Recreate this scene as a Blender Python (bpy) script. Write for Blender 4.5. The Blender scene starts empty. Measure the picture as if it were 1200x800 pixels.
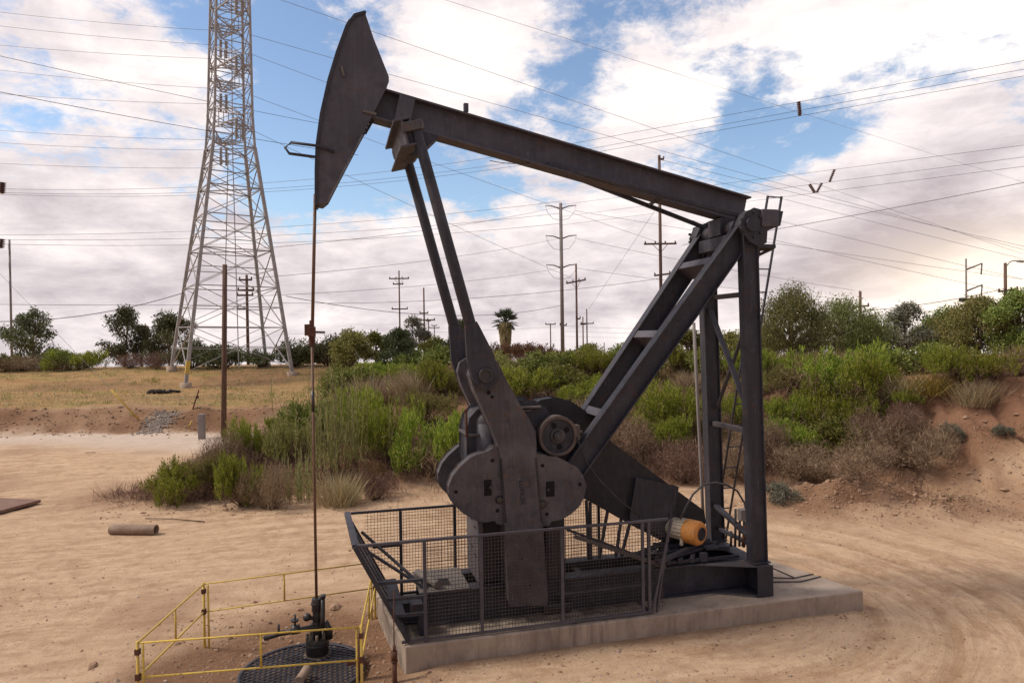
import bpy, math, random
import numpy as np
from mathutils import Vector, Matrix, Euler
RND = random.Random(7); NR = np.random.default_rng(11)
S = bpy.context.scene
COL = S.collection
# ------------------------------------------------------------------ camera survey
FPX = 820.; CZ = 3.85; ROLL = math.radians(.83); TH = math.radians(14.5); PIT = math.atan(8 / FPX)
fw = np.array([0, math.cos(PIT), -math.sin(PIT)]); up0 = np.array([0, math.sin(PIT), math.cos(PIT)]); r0 = np.array([1., 0, 0])
CR = math.cos(ROLL) * r0 - math.sin(ROLL) * up0
CU = math.sin(ROLL) * r0 + math.cos(ROLL) * up0
CC = np.array([0, 0, CZ])
def ray(u, v): return CR * (u - 600) / FPX + CU * (400 - v) / FPX + fw
def G(u, v, z=0.):
    d = ray(u, v); return CC + d * (z - CZ) / d[2]
def AT(u, v, D):
    d = ray(u, v); return CC + d * (D / d[1])
EX = np.array([math.cos(TH), math.sin(TH), 0]); EY = np.array([-math.sin(TH), math.cos(TH), 0])
O = G(499, 752, .25); O[2] = 0
def Q(u, v, w):
    d = ray(u, v); t = ((O - CC) @ EY + w) / (d @ EY); p = CC + t * d
    return float((p - O) @ EX), float(p[2])
def QP(pts, w): return [Q(u, v, w) for u, v in pts]
def Q3(u, v, w):
    s, z = Q(u, v, w); return (s, w, z)
def L2W(s, w, z=0.): return O + EX * s + EY * w + np.array([0, 0, z])
def LG(u, v, z):
    p = G(u, v, z) - O; return float(p @ EX), float(p @ EY)

cd = bpy.data.cameras.new('camera'); cam = bpy.data.objects.new('camera', cd); COL.objects.link(cam)
M = Matrix(((CR[0], CU[0], -fw[0], 0), (CR[1], CU[1], -fw[1], 0), (CR[2], CU[2], -fw[2], CZ), (0, 0, 0, 1)))
cam.matrix_world = M
cd.sensor_width = 36; cd.lens = 36 * FPX / 1200; cd.clip_end = 5000; cd.clip_start = .1
S.camera = cam
S.view_settings.view_transform = 'Standard'; S.view_settings.look = 'None'
S.view_settings.gamma = 1; S.view_settings.use_curve_mapping = False
S.view_settings.exposure = 0.0

# ------------------------------------------------------------------ node helpers / materials
def newmat(name):
    m = bpy.data.materials.new(name); m.use_nodes = True
    nt = m.node_tree; nt.nodes.clear()
    o = nt.nodes.new('ShaderNodeOutputMaterial')
    b = nt.nodes.new('ShaderNodeBsdfPrincipled'); nt.links.new(b.outputs[0], o.inputs[0])
    return m, nt, b, o
def nd(nt, t, **k):
    n = nt.nodes.new(t)
    for a, v in k.items(): setattr(n, a, v)
    return n
def setin(n, **k):
    for a, v in k.items(): n.inputs[a.replace('_', ' ')].default_value = v
def noise(nt, vec, scale, detail=6, rough=.6, dist=0.):
    n = nd(nt, 'ShaderNodeTexNoise'); n.inputs['Scale'].default_value = scale; n.inputs['Detail'].default_value = detail
    n.inputs['Roughness'].default_value = rough; n.inputs['Distortion'].default_value = dist
    if vec is not None: nt.links.new(vec, n.inputs['Vector'])
    return n.outputs['Fac']
def ramp(nt, fac, stops):
    r = nd(nt, 'ShaderNodeValToRGB'); e = r.color_ramp.elements
    while len(e) < len(stops): e.new(.5)
    for i, (p, c) in enumerate(stops):
        e[i].position = p; e[i].color = (c, c, c, 1) if isinstance(c, (int, float)) else (*c, 1)
    nt.links.new(fac, r.inputs[0]); return r.outputs[0]
def mix(nt, fac, a, b, mode='MIX'):
    m = nd(nt, 'ShaderNodeMix', data_type='RGBA', blend_type=mode)
    for sock, v in ((m.inputs[0], fac), (m.inputs[6], a), (m.inputs[7], b)):
        if hasattr(v, 'is_linked'): nt.links.new(v, sock)
        elif isinstance(v, (int, float)): sock.default_value = v
        else: sock.default_value = (*v, 1)
    return m.outputs[2]
def math_(nt, op, a, b=None, c=None, clamp=False):
    m = nd(nt, 'ShaderNodeMath', operation=op, use_clamp=clamp)
    for i, v in enumerate((a, b, c)):
        if v is None: continue
        if hasattr(v, 'is_linked'): nt.links.new(v, m.inputs[i])
        else: m.inputs[i].default_value = v
    return m.outputs[0]
def bump(nt, b, h, strength=.3, dist=.01):
    n = nd(nt, 'ShaderNodeBump'); n.inputs['Strength'].default_value = strength; n.inputs['Distance'].default_value = dist
    nt.links.new(h, n.inputs['Height']); nt.links.new(n.outputs[0], b.inputs['Normal'])
def objvec(nt, scale=(1, 1, 1)):
    t = nd(nt, 'ShaderNodeTexCoord'); m = nd(nt, 'ShaderNodeMapping'); m.inputs['Scale'].default_value = scale
    nt.links.new(t.outputs['Object'], m.inputs['Vector']); return m.outputs[0]
def metal(name, base, dust, rust=(.12, .05, .022), rust_amt=.5, dust_lo=.45, rough=.55, sc=1.6, spec=.35):
    m, nt, b, o = newmat(name)
    v = objvec(nt)
    n1 = noise(nt, v, sc, 8, .65); n2 = noise(nt, v, sc * 5, 8, .7, .4); n3 = noise(nt, objvec(nt, (5, 5, .5)), sc * 2.5, 6, .6)
    c = mix(nt, ramp(nt, n1, [(dust_lo, 0.), (dust_lo + .3, 1.)]), base, dust)
    c = mix(nt, math_(nt, 'MULTIPLY', ramp(nt, n3, [(.48, 0.), (.70, 1.)]), .40), c, dust)
    n5 = noise(nt, objvec(nt, (9, 9, .8)), sc * 1.6, 4, .5)
    c = mix(nt, math_(nt, 'MULTIPLY', ramp(nt, n5, [(.67, 0.), (.74, 1.)]), .28), c, tuple(x * 2.1 + .02 for x in dust))
    c = mix(nt, math_(nt, 'MULTIPLY', ramp(nt, noise(nt, v, sc * 2.2, 5, .6), [(.56, 0.), (.68, 1.)]), .55), c, tuple(x * .45 for x in base))
    rm = math_(nt, 'MULTIPLY', ramp(nt, n2, [(.56, 0.), (.7, 1.)]), rust_amt)
    c = mix(nt, rm, c, rust)
    sp = ramp(nt, noise(nt, v, sc * 22, 3, .5), [(.70, 0.), (.74, .45)])
    c = mix(nt, sp, c, tuple(min(1, x * 3 + .03) for x in dust))
    nt.links.new(c, b.inputs['Base Color'])
    nt.links.new(ramp(nt, n2, [(.3, rough - .1), (.8, min(1, rough + .3))]), b.inputs['Roughness'])
    b.inputs['Specular IOR Level'].default_value = spec
    bump(nt, b, noise(nt, v, sc * 14, 6, .7), .22, .006)
    return m
def simple(name, a, c, sc=4., rough=.8, bs=.3, bd=.01, stretch=(1, 1, 1), lo=.35, hi=.65, spec=.2):
    m, nt, b, o = newmat(name); v = objvec(nt, stretch)
    n1 = noise(nt, v, sc, 8, .65)
    nt.links.new(mix(nt, ramp(nt, n1, [(lo, 0.), (hi, 1.)]), a, c), b.inputs['Base Color'])
    b.inputs['Roughness'].default_value = rough; b.inputs['Specular IOR Level'].default_value = spec
    bump(nt, b, noise(nt, v, sc * 4, 6, .7), bs, bd)
    return m
def leafmat(name, cols, trans=.25, rough=.6):
    m, nt, b, o = newmat(name)
    g = nd(nt, 'ShaderNodeNewGeometry')
    oi = nd(nt, 'ShaderNodeObjectInfo')
    c = ramp(nt, g.outputs['Random Per Island'], [(i / (len(cols) - 1), k) for i, k in enumerate(cols)])
    hs = nd(nt, 'ShaderNodeHueSaturation')
    nt.links.new(c, hs.inputs['Color'])
    nt.links.new(math_(nt, 'MULTIPLY_ADD', oi.outputs['Random'], .5, .75), hs.inputs['Value'])
    nt.links.new(math_(nt, 'MULTIPLY_ADD', oi.outputs['Random'], .05, .47), hs.inputs['Hue'])
    c = hs.outputs[0]
    nt.links.new(c, b.inputs['Base Color']); b.inputs['Roughness'].default_value = rough; b.inputs['Specular IOR Level'].default_value = .15
    t = nd(nt, 'ShaderNodeBsdfTranslucent'); nt.links.new(c, t.inputs[0])
    mx = nd(nt, 'ShaderNodeMixShader'); mx.inputs[0].default_value = trans
    nt.links.new(b.outputs[0], mx.inputs[1]); nt.links.new(t.outputs[0], mx.inputs[2]); nt.links.new(mx.outputs[0], o.inputs[0])
    return m

MT = {}
MT['steel'] = metal('dark_painted_steel', (.028, .026, .034), (.070, .062, .072), rust_amt=.45, dust_lo=.5)
MT['steel_beam'] = metal('grey_painted_steel', (.060, .053, .064), (.110, .097, .108), rust_amt=.35, sc=1.2)
MT['steel_dust'] = metal('dusty_steel', (.058, .051, .056), (.118, .102, .102), (.15, .075, .032), .7, sc=2.2, rough=.65)
MT['steel_pale'] = metal('pale_worn_steel', (.10, .083, .075), (.18, .148, .125), (.2, .11, .06), .5, sc=3, rough=.65)
MT['black'] = metal('black_guard_steel', (.022, .019, .022), (.045, .038, .040), rust_amt=.25, dust_lo=.5)
MT['hole'] = simple('dark_hole', (.008, .007, .007), (.012, .01, .01))
MT['rust'] = metal('rusty_steel', (.085, .032, .018), (.14, .06, .035), (.05, .02, .015), .7, sc=6, rough=.8)
MT['rod'] = metal('brown_rod_steel', (.12, .06, .035), (.17, .09, .05), rust_amt=.5, sc=5, rough=.5)
MT['wheel'] = metal('rusty_wheel_steel', (.085, .062, .055), (.14, .10, .085), (.17, .085, .05), .8, sc=6)
MT['orange'] = metal('orange_motor_paint', (.60, .23, .045), (.45, .24, .10), (.20, .08, .03), .9, sc=9, rough=.65)
MT['cream'] = metal('cream_motor_paint', (.55, .46, .36), (.40, .31, .23), (.2, .12, .07), .8, sc=7, rough=.7)
MT['yellow'] = metal('worn_yellow_paint', (.60, .40, .06), (.46, .33, .12), (.20, .095, .04), .95, sc=8, rough=.6)
MT['oily'] = metal('oily_black_iron', (.016, .013, .013), (.05, .04, .037), (.06, .035, .02), .5, sc=9, rough=.35, spec=.5)
MT['oilytan'] = simple('oily_tan_iron', (.12, .085, .06), (.22, .16, .11), 8, .6)
MT['galv'] = simple('galvanised_steel', (.26, .235, .225), (.39, .355, .335), 3, .55, .1)
MT['pole_steel'] = simple('weathered_pole_steel', (.20, .17, .16), (.27, .235, .22), 1.5, .7, .1)
MT['wood'] = simple('weathered_wood', (.075, .042, .030), (.16, .10, .075), 5, .9, .5, .01, (6, 6, .5))
MT['wood_far'] = simple('pole_wood', (.10, .062, .05), (.17, .11, .085), 5, .9, .4, .01, (6, 6, .5))
MT['wire'] = simple('wire_metal', (.17, .155, .165), (.23, .21, .22), 3, .6, 0)
MT['cable'] = simple('black_cable', (.035, .03, .035), (.05, .045, .05), 3, .6, 0)
MT['insul'] = simple('brown_porcelain', (.09, .045, .04), (.13, .07, .06), 5, .3, 0)
MT['bark'] = simple('bark', (.10, .07, .05), (.20, .15, .11), 6, .9, .6, .02, (4, 4, .8))
MT['twig'] = simple('dry_twig', (.13, .085, .06), (.24, .17, .12), 8, .9, .3)
MT['pipe'] = simple('dusty_concrete_pipe', (.20, .14, .10), (.31, .225, .165), 6, .9, .5)
MT['plate'] = simple('rusty_plate', (.15, .085, .065), (.25, .15, .115), 4, .85, .3, .01, (1, 8, 1))
MT['stone'] = simple('stone', (.30, .21, .155), (.42, .32, .25), 9, .9, .5)
MT['clod'] = simple('dry_clod', (.22, .13, .082), (.36, .235, .155), 9, .95, .5)
MT['greystone'] = simple('grey_stone', (.22, .175, .145), (.34, .28, .235), 9, .9, .5)
MT['silt'] = simple('oily_silt', (.035, .025, .02), (.20, .13, .085), 2.5, .9, .4, .01, lo=.40, hi=.62)
MT['rubber'] = simple('black_rubber', (.02, .018, .018), (.04, .035, .03), 6, .8, .3)
MT['wire_mesh'] = simple('mesh_wire', (.045, .038, .04), (.09, .07, .06), 9, .6, 0)

# concrete pad
m, nt, b, o = newmat('stained_concrete'); v = objvec(nt)
n1 = noise(nt, v, 1.5, 8, .65); n2 = math_(nt, 'ADD', math_(nt, 'MULTIPLY', noise(nt, objvec(nt, (3.2, 3.2, .9)), 2.2, 7, .7, .6), .5), math_(nt, 'MULTIPLY', noise(nt, v, 1.1, 7, .65), .5))
c = mix(nt, ramp(nt, n1, [(.3, 0.), (.7, 1.)]), (.30, .222, .165), (.44, .34, .26))
c = mix(nt, math_(nt, 'MULTIPLY', ramp(nt, n2, [(.48, 0.), (.60, 1.)]), .55), c, (.15, .11, .085))
sx = nd(nt, 'ShaderNodeSeparateXYZ'); nt.links.new(v, sx.inputs[0])
n9 = noise(nt, objvec(nt, (5, 5, .5)), 2.0, 6, .7)
c = mix(nt, math_(nt, 'MULTIPLY', math_(nt, 'MULTIPLY', ramp(nt, n9, [(.50, 0.), (.64, 1.)]), ramp(nt, noise(nt, v, .8, 4, .6), [(.42, 0.), (.62, 1.)])), .6), c, (.13, .095, .075))
oil = math_(nt, 'MULTIPLY', ramp(nt, noise(nt, v, 2.8, 7, .65), [(.40, 0.), (.58, 1.)]), ramp(nt, math_(nt, 'DIVIDE', math_(nt, 'ABSOLUTE', math_(nt, 'SUBTRACT', sx.outputs[0], 1.2)), 2.6), [(.4, .85), (1., 0.)]))
oil = math_(nt, 'MULTIPLY', oil, ramp(nt, sx.outputs[1], [(.06, 0.), (.22, 1.)]))
c = mix(nt, oil, c, (.055, .04, .032))
nt.links.new(c, b.inputs['Base Color']); b.inputs['Roughness'].default_value = .85
bump(nt, b, noise(nt, v, 14, 8, .7), .35, .012); MT['concrete'] = m

# ------------------------------------------------------------------ mesh builder
def unit(v):
    v = np.array(v, float); n = np.linalg.norm(v); return v / n if n > 1e-9 else v
class MB:
    def __init__(s): s.v = []; s.f = []; s.sm = []
    def add(s, vs, fs, smooth=False):
        k = len(s.v); s.v += [tuple(map(float, p)) for p in vs]
        s.f += [tuple(i + k for i in f) for f in fs]; s.sm += [smooth] * len(fs); return s
    def box(s, a, b):
        (x0, y0, z0), (x1, y1, z1) = a, b
        x0, x1 = min(x0, x1), max(x0, x1); y0, y1 = min(y0, y1), max(y0, y1); z0, z1 = min(z0, z1), max(z0, z1)
        return s.add([(x0, y0, z0), (x1, y0, z0), (x1, y1, z0), (x0, y1, z0), (x0, y0, z1), (x1, y0, z1), (x1, y1, z1), (x0, y1, z1)],
                     [(0, 3, 2, 1), (4, 5, 6, 7), (0, 1, 5, 4), (1, 2, 6, 5), (2, 3, 7, 6), (3, 0, 4, 7)])
    def extr(s, p0, p1, up, prof, smooth=False, prof1=None):
        """profile [(side, up)] swept from p0 to p1"""
        p0 = np.array(p0, float); p1 = np.array(p1, float); d = unit(p1 - p0)
        up = np.array(up, float); up = unit(up - d * (up @ d)); sd = np.cross(d, up)
        n = len(prof); q = prof1 or prof
        vs = [p0 + sd * a + up * b for a, b in prof] + [p1 + sd * a + up * b for a, b in q]
        s.add(vs, [(i, (i + 1) % n, n + (i + 1) % n, n + i) for i in range(n)], smooth)
        k = len(s.v) - 2 * n
        s.f += [tuple(k + i for i in reversed(range(n))), tuple(k + n + i for i in range(n))]; s.sm += [False, False]
        return s
    def bar(s, p0, p1, a, b=None, up=(0, 0, 1)):
        b = a if b is None else b
        if abs(unit(np.array(p1, float) - np.array(p0, float)) @ unit(up)) > .98: up = (1, 0, 0)
        return s.extr(p0, p1, up, [(-a / 2, -b / 2), (a / 2, -b / 2), (a / 2, b / 2), (-a / 2, b / 2)])
    def ibeam(s, p0, p1, h, w, tf, tw, up=(0, 0, 1)):
        a, b, c = w / 2, h / 2, tw / 2
        return s.extr(p0, p1, up, [(-a, -b), (a, -b), (a, -b + tf), (c, -b + tf), (c, b - tf), (a, b - tf), (a, b), (-a, b), (-a, b - tf), (-c, b - tf), (-c, -b + tf), (-a, -b + tf)])
    def cyl(s, p0, p1, r, r1=None, n=16):
        d = unit(np.array(p1, float) - np.array(p0, float)); up = (0, 0, 1) if abs(d[2]) < .9 else (1, 0, 0)
        r1 = r if r1 is None else r1
        cs = [(math.cos(2 * math.pi * i / n), math.sin(2 * math.pi * i / n)) for i in range(n)]
        return s.extr(p0, p1, up, [(r * a, r * b) for a, b in cs], True, [(r1 * a, r1 * b) for a, b in cs])
    def ring(s, p0, p1, ro, ri, n=28):
        d = unit(np.array(p1, float) - np.array(p0, float)); up = np.array((0, 0, 1) if abs(d[2]) < .9 else (1, 0, 0), float)
        up = unit(up - d * (up @ d)); sd = np.cross(d, up); vs = []
        for p in (p0, p1):
            for r in (ro, ri):
                vs += [np.array(p, float) + sd * r * math.cos(2 * math.pi * i / n) + up * r * math.sin(2 * math.pi * i / n) for i in range(n)]
        fs = []
        for i in range(n):
            j = (i + 1) % n
            fs += [(i, j, 2 * n + j, 2 * n + i), (n + j, n + i, 3 * n + i, 3 * n + j), (j, i, n + i, n + j), (2 * n + i, 2 * n + j, 3 * n + j, 3 * n + i)]
        return s.add(vs, fs, True)
    def tube(s, pts, r, n=8, r1=None):
        pts = [np.array(p, float) for p in pts]; m = len(pts); vs = []; fs = []
        for i, p in enumerate(pts):
            d = unit(pts[min(i + 1, m - 1)] - pts[max(i - 1, 0)])
            up = np.array((0, 0, 1.) if abs(d[2]) < .9 else (1., 0, 0)); up = unit(up - d * (up @ d)); sd = np.cross(d, up)
            rr = (r[i] if hasattr(r, '__len__') else (r if r1 is None else r + (r1 - r) * i / (m - 1)))
            vs += [p + rr * (sd * math.cos(2 * math.pi * k / n) + up * math.sin(2 * math.pi * k / n)) for k in range(n)]
        for i in range(m - 1):
            for k in range(n):
                l = (k + 1) % n
                fs.append((i * n + k, i * n + l, (i + 1) * n + l, (i + 1) * n + k))
        s.add(vs, fs, True); k = len(s.v) - m * n
        s.f += [tuple(k + i for i in reversed(range(n))), tuple(k + (m - 1) * n + i for i in range(n))]; s.sm += [False] * 2
        return s
    def prism(s, poly, w0, w1, smooth=False):
        """polygon in (s, z), extruded along w"""
        n = len(poly); a = sum(poly[i][0] * poly[(i + 1) % n][1] - poly[(i + 1) % n][0] * poly[i][1] for i in range(n))
        if a < 0: poly = poly[::-1]
        vs = [(x, w0, z) for x, z in poly] + [(x, w1, z) for x, z in poly]
        s.add(vs, [(i, n + i, n + (i + 1) % n, (i + 1) % n)[::-1] for i in range(n)], smooth); k = len(s.v) - 2 * n
        s.f += [tuple(k + i for i in range(n)), tuple(k + n + i for i in reversed(range(n)))]; s.sm += [False] * 2
        return s
    def plan(s, poly, z0, z1):
        n = len(poly); a = sum(poly[i][0] * poly[(i + 1) % n][1] - poly[(i + 1) % n][0] * poly[i][1] for i in range(n))
        if a < 0: poly = poly[::-1]
        s.add([(x, y, z0) for x, y in poly] + [(x, y, z1) for x, y in poly], [(i, (i + 1) % n, n + (i + 1) % n, n + i) for i in range(n)])
        k = len(s.v) - 2 * n
        s.f += [tuple(k + i for i in reversed(range(n))), tuple(k + n + i for i in range(n))]; s.sm += [False] * 2
        return s
    def ball(s, c, r, n=10, sc=(1, 1, 1)):
        vs = []; fs = []
        for i in range(n + 1):
            t = math.pi * i / n
            for k in range(n):
                p = 2 * math.pi * k / n
                vs.append((c[0] + r * sc[0] * math.sin(t) * math.cos(p), c[1] + r * sc[1] * math.sin(t) * math.sin(p), c[2] + r * sc[2] * math.cos(t)))
        for i in range(n):
            for k in range(n): fs.append((i * n + k, (i + 1) * n + k, (i + 1) * n + (k + 1) % n, i * n + (k + 1) % n))
        return s.add(vs, fs, True)
    def build(s, name, mat, parent=None, bevel=0., loc=None):
        me = bpy.data.meshes.new(name); me.from_pydata(s.v, [], s.f); me.update()
        me.polygons.foreach_set('use_smooth', s.sm)
        me.materials.append(MT[mat] if isinstance(mat, str) else mat)
        ob = bpy.data.objects.new(name, me); COL.objects.link(ob)
        if parent is not None: ob.parent = parent
        if loc is not None: ob.location = loc
        if bevel:
            bv = ob.modifiers.new('bevel', 'BEVEL'); bv.width = bevel; bv.segments = 2; bv.limit_method = 'ANGLE'; bv.angle_limit = math.radians(40)
        return ob
def islands(mb):
    par = list(range(len(mb.v)))
    def find(i):
        while par[i] != i: par[i] = par[par[i]]; i = par[i]
        return i
    for f in mb.f:
        for i in f[1:]: par[find(i)] = find(f[0])
    out = {}
    for f, sm in zip(mb.f, mb.sm):
        k = find(f[0]); n, mp = out.setdefault(k, (MB(), {}))
        for i in f:
            if i not in mp: mp[i] = len(n.v); n.v.append(mb.v[i])
        n.f.append(tuple(mp[i] for i in f)); n.sm.append(sm)
    return [n for n, _ in out.values()]
def tag(o, label=None, cat=None, group=None, kind=None):
    if label: o['label'] = label
    if cat: o['category'] = cat
    if group: o['group'] = group
    if kind: o['kind'] = kind
    return o
def empty(name, loc, rz=0., label=None, cat=None, group=None):
    o = bpy.data.objects.new(name, None); COL.objects.link(o); o.location = [float(x) for x in loc]; o.rotation_euler = (0, 0, rz)
    o.empty_display_size = .2
    return tag(o, label, cat, group)
def copy_tree(o, parent=None):
    c = o.copy(); COL.objects.link(c); c.parent = parent
    for ch in list(o.children): copy_tree(ch, c)
    return c

# ------------------------------------------------------------------ terrain
def _hash(ix, iy, seed):
    h = (ix.astype(np.int64) * 374761393 + iy.astype(np.int64) * 668265263 + seed * 974634777) & 0xffffffff
    h = ((h ^ (h >> 13)) * 1274126177) & 0xffffffff
    return ((h ^ (h >> 16)) & 0xffffff) / float(0xffffff)
def vnoise(x, y, seed=0):
    x = np.asarray(x, float); y = np.asarray(y, float)
    ix = np.floor(x); iy = np.floor(y); fx = x - ix; fy = y - iy
    fx = fx * fx * (3 - 2 * fx); fy = fy * fy * (3 - 2 * fy)
    a = _hash(ix, iy, seed); b = _hash(ix + 1, iy, seed); c = _hash(ix, iy + 1, seed); d = _hash(ix + 1, iy + 1, seed)
    return (a + (b - a) * fx) * (1 - fy) + (c + (d - c) * fx) * fy - .5
def fbm(x, y, oct=4, seed=0):
    r = 0; a = 1.
    for i in range(oct):
        r = r + a * vnoise(x * 2 ** i + 17 * i, y * 2 ** i - 9 * i, seed + i); a *= .5
    return r
def sstep(a, b, x):
    t = np.clip((x - a) / (b - a), 0, 1); return t * t * (3 - 2 * t)
WELL = G(363, 773, -.12); GRATE = G(355, 788, -.12)
MOUND = G(1030, 596, 0)
def capsule(x, y):
    dx = x - O[0]; dy = y - O[1]
    s = dx * EX[0] + dy * EX[1]; w = dx * EY[0] + dy * EY[1] - .75
    se = np.clip(s, -60, 4.2)
    return np.hypot(s - se, w), s, w
def HT(x, y, fine=True):
    x = np.asarray(x, float); y = np.asarray(y, float)
    toe = np.interp(x, [-40, -9.5, -8, -3.7, 2, 8.3, 9.5, 10.6, 13, 40], [17.5, 17, 16.6, 17.7, 18.2, 17.6, 16.2, 14.6, 12.5, 10]) + 1.0 * fbm(x * .35, y * .2, 2, 5)
    hgt = np.interp(x, [-40, -10.2, -8.5, -6, -3.5, 0, 6, 9.5, 12, 40], [0, 0, .35, 1.10, 2.0, 2.5, 2.5, 2.55, 2.65, 2.8])
    run = np.interp(x, [-40, -5, 2, 7.5, 9.8, 40], [9, 9, 9.5, 8.5, 4.2, 4.2])
    t = np.clip((y - toe) / run, 0, 1)
    hill = hgt * (t ** .85) * (1 - .25 * t * (1 - t)) / 1.0
    hill = hill * (1 - .0 * t)
    lmask = 1 - sstep(-3, 1, x)
    bank = (.78 * sstep(29.0, 31.2, y + .8 * fbm(x * .25, y * .1, 3, 9)) + .012 * np.clip(y - 31, 0, 60) + .80 * sstep(41.5, 48.5, y) - .052 * np.clip(y - 53, 0, 2000))
    back = -np.clip(y - 30, 0, 2000) * .045
    z = np.maximum(hill + back, bank * lmask + np.clip(back, -200, 0) * (1 - lmask))
    # gentle ground undulation
    z = z + .10 * fbm(x * .22, y * .22, 3, 21) * sstep(6, 14, np.abs(capsule(x, y)[0]) + 6)
    # well cellar hollow
    r = np.hypot(x - (WELL[0] - .1), y - (WELL[1] - .35)); z = z - .135 * (1 - sstep(.9, 2.0, r))
    # spoil mound
    mx = (x - MOUND[0]) / 1.9; my = (y - MOUND[1] - .2) / .95
    z = z + .62 * np.exp(-(mx ** 2 + my ** 2)) * (1 + .8 * fbm(x * 2.2, y * 2.2, 3, 31))
    if fine:
        bk = sstep(28.6, 29.6, y) * (1 - sstep(31.6, 33, y)) * (1 - sstep(-6, -2, x)); z = z + bk * (.38 * fbm(x * .8, y * 1.3, 5, 33) + .05)
        dc, s, w = capsule(x, y)
        yard = (1 - sstep(0, .12, t)) * (1 - sstep(26, 30, y))
        wob = dc + .10 * fbm(s * .5, w * .5, 2, 41)
        z = z + yard * (.014 + .020 * sstep(-1, 2, s)) * vnoise(wob * 3.2, s * .12, 51) * sstep(1.2, 1.9, dc)
        z = z + yard * (.007 + .014 * sstep(-1, 2, s)) * vnoise(wob * 9, s * .25, 52) * sstep(1.2, 1.9, dc)
        z = z + .012 * fbm(x * 9.1, y * 9.1, 2, 66) * (.3 + np.clip(fbm(x * .5, y * .5, 2, 67) * 3, 0, 1.5))
        z = z + .018 * fbm(x * 3.1, y * 3.1, 3, 61) * (.5 + 1.2 * (1 - yard) + .9 * np.clip(vnoise(x * .6, y * .6, 62) * 2, 0, 1))
        # tyre print looping round the pad end
        for d0 in (2.15, 3.05, 3.9):
            tr = np.exp(-((wob - d0) / .11) ** 2) * yard * sstep(-1, 2.5, s)
            z = z - tr * (.034 + .020 * np.sin(wob * 62))
        # rilled cut bank
        cut = sstep(8.6, 10, x) * sstep(0, .15, t) * (1 - sstep(.85, 1, t))
        crk = np.exp(-(vnoise(x * 1.5 + .25 * np.sin(y * 2), y * .25, 73) / .13) ** 2) + .7 * np.exp(-(vnoise(x * 3.1 + .3 * np.sin(y * 3), y * .4, 74) / .15) ** 2)
        z = z - cut * .20 * crk
        z = z + cut * (.24 * fbm(x * 1.7, y * .8, 5, 71) - .30 * (.5 - np.abs(vnoise(x * 1.9 + .5 * y, y * .35, 72))) ** 2)
    return z
def axis(segs):
    a = []
    for x0, x1, st in segs: a += list(np.arange(x0, x1 - 1e-6, st))
    return a
def geo(x0, x1, st, g):
    a = [x0]
    while a[-1] < x1: st *= g; a.append(a[-1] + st)
    return a
xs = [-q for q in geo(30, 900, .5, 1.25)][::-1] + axis([(-29.7, -9, .22), (-9, 13, .065), (13, 30, .25)]) + geo(30, 900, .5, 1.25)
ys = axis([(-12, 7, 1.0), (7, 17.5, .06), (17.5, 36, .2)]) + geo(36, 1500, .4, 1.18)
XS, YS = np.meshgrid(np.array(xs), np.array(ys)); ZS = HT(XS, YS)
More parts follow.
